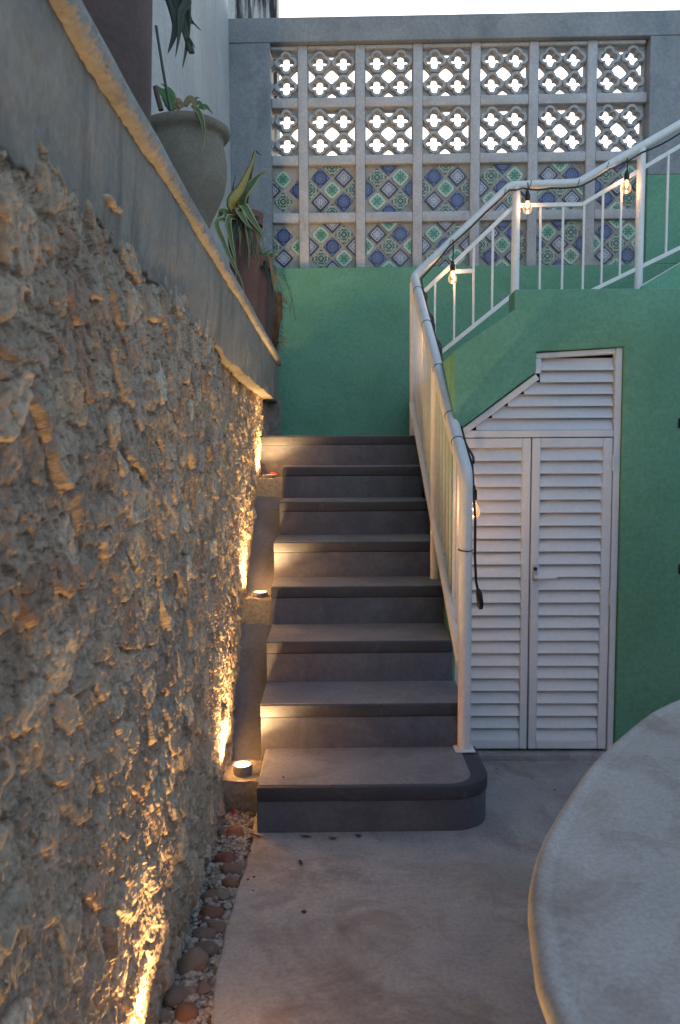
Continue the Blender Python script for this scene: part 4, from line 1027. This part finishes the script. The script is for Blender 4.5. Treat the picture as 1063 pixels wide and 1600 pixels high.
for i in range(16):
    a = random.uniform(-.5, 1.1); x0 = 385+random.uniform(-16, 18)
    sb(((x0, 340), (x0+14*a+random.uniform(-5, 5), 348+random.uniform(-12, 8)), (x0+26*a, 372+random.uniform(-6, 10)), (x0+30*a+random.uniform(-6, 6), 400+random.uniform(-15, 20))), random.uniform(.020, .046), M[random.choice(['leaf_dry', 'leaf_var', 'leaf_dark'])], 4.44)
dl = empty('dry_trailing_plant', t2+Vector((0, 0, .46)), label='dry brown leaves trailing over the low terracotta pot and jar', cat='plant')
for i in range(26):
    x0 = 402+random.uniform(-8, 26); y0 = 400+random.uniform(0, 45); dx = random.uniform(-8, 22)
    blade(PB(((x0, y0), (x0+dx*.5, y0-random.uniform(2, 12)), (x0+dx, y0+random.uniform(8, 22)), (x0+dx*1.2, y0+random.uniform(25, 50))), random.uniform(4.8, 5.4)), random.uniform(.010, .026), M[random.choice(['leaf_dry', 'leaf_dry', 'leaf_dark', 'leaf_var'])], 'leaf', dl, .3)
# fine ferny tufts behind
ft = empty('fine_grass_tuft', t2+Vector((.02, .1, .47)), label='fine green tuft behind the terracotta pots', cat='plant')
for i in range(70):
    a = random.uniform(-1.2, 1.2); l = random.uniform(.06, .15)
    p0 = Vector((t2.x+random.uniform(.0, .05), t2.y+.02+random.uniform(-.03, .03), LZ+.47)); d = Vector((math.sin(a)*.8+.35, -.1, math.cos(a)*.7))*l
    blade([p0, p0+d*.6, p0+d+Vector((.01, 0, -.01))], .004, M['leaf_green'], 'blade', ft, .1)
# brown fibre basket hanging over the far end
fb = empty('fibre_basket', (-.425, 5.62, LZ), label='shaggy brown coconut fibre basket with trailing dry stems', cat='basket')
me = lathe([(0, 0), (.045, 0), (.06, .08), (.075, .17), (.09, .27), (.095, .37), (.085, .41), (.07, .38), (0, .37)], 48)
for v in me.vertices: v.co += mnoise.noise_vector(v.co*20)*.016
child_l('body', me, M['fibre'], fb)
pt3 = pot('brown_jar', -.45, 5.28, LZ, [(0, 0), (.06, 0), (.075, .15), (.09, .28), (.09, .36), (.078, .42), (.07, .44), (.08, .47), (.07, .475), (.06, .43), (0, .43)], M['brown_pot'], 'small dark brown jar beside the shaggy fibre basket', (.06, .45))
for i in range(150):
    a = random.uniform(0, 6.28); z = random.uniform(.0, .41); r = .05+.12*z; p0 = Vector((fb.location.x+math.cos(a)*r, fb.location.y+math.sin(a)*r, LZ+z))
    d = Vector((math.cos(a)+random.uniform(-.5, .5), math.sin(a)+random.uniform(-.5, .5), random.uniform(-1.2, .3)))*random.uniform(.02, .06)
    child('fibre', tube([p0, p0+d*.6, p0+d+Vector((0, 0, -.01))], .0013, 4), M['fibre'], fb)
for pts in (((424, 440), (440, 425), (455, 455), (462, 500)), ((420, 430), (445, 430), (456, 470), (452, 490)), ((428, 450), (436, 470), (447, 488)), ((418, 455), (430, 440), (437, 462))):
    child('stem', tube(PB(pts, 5.6), .0016, 5), M['twig'], fb)
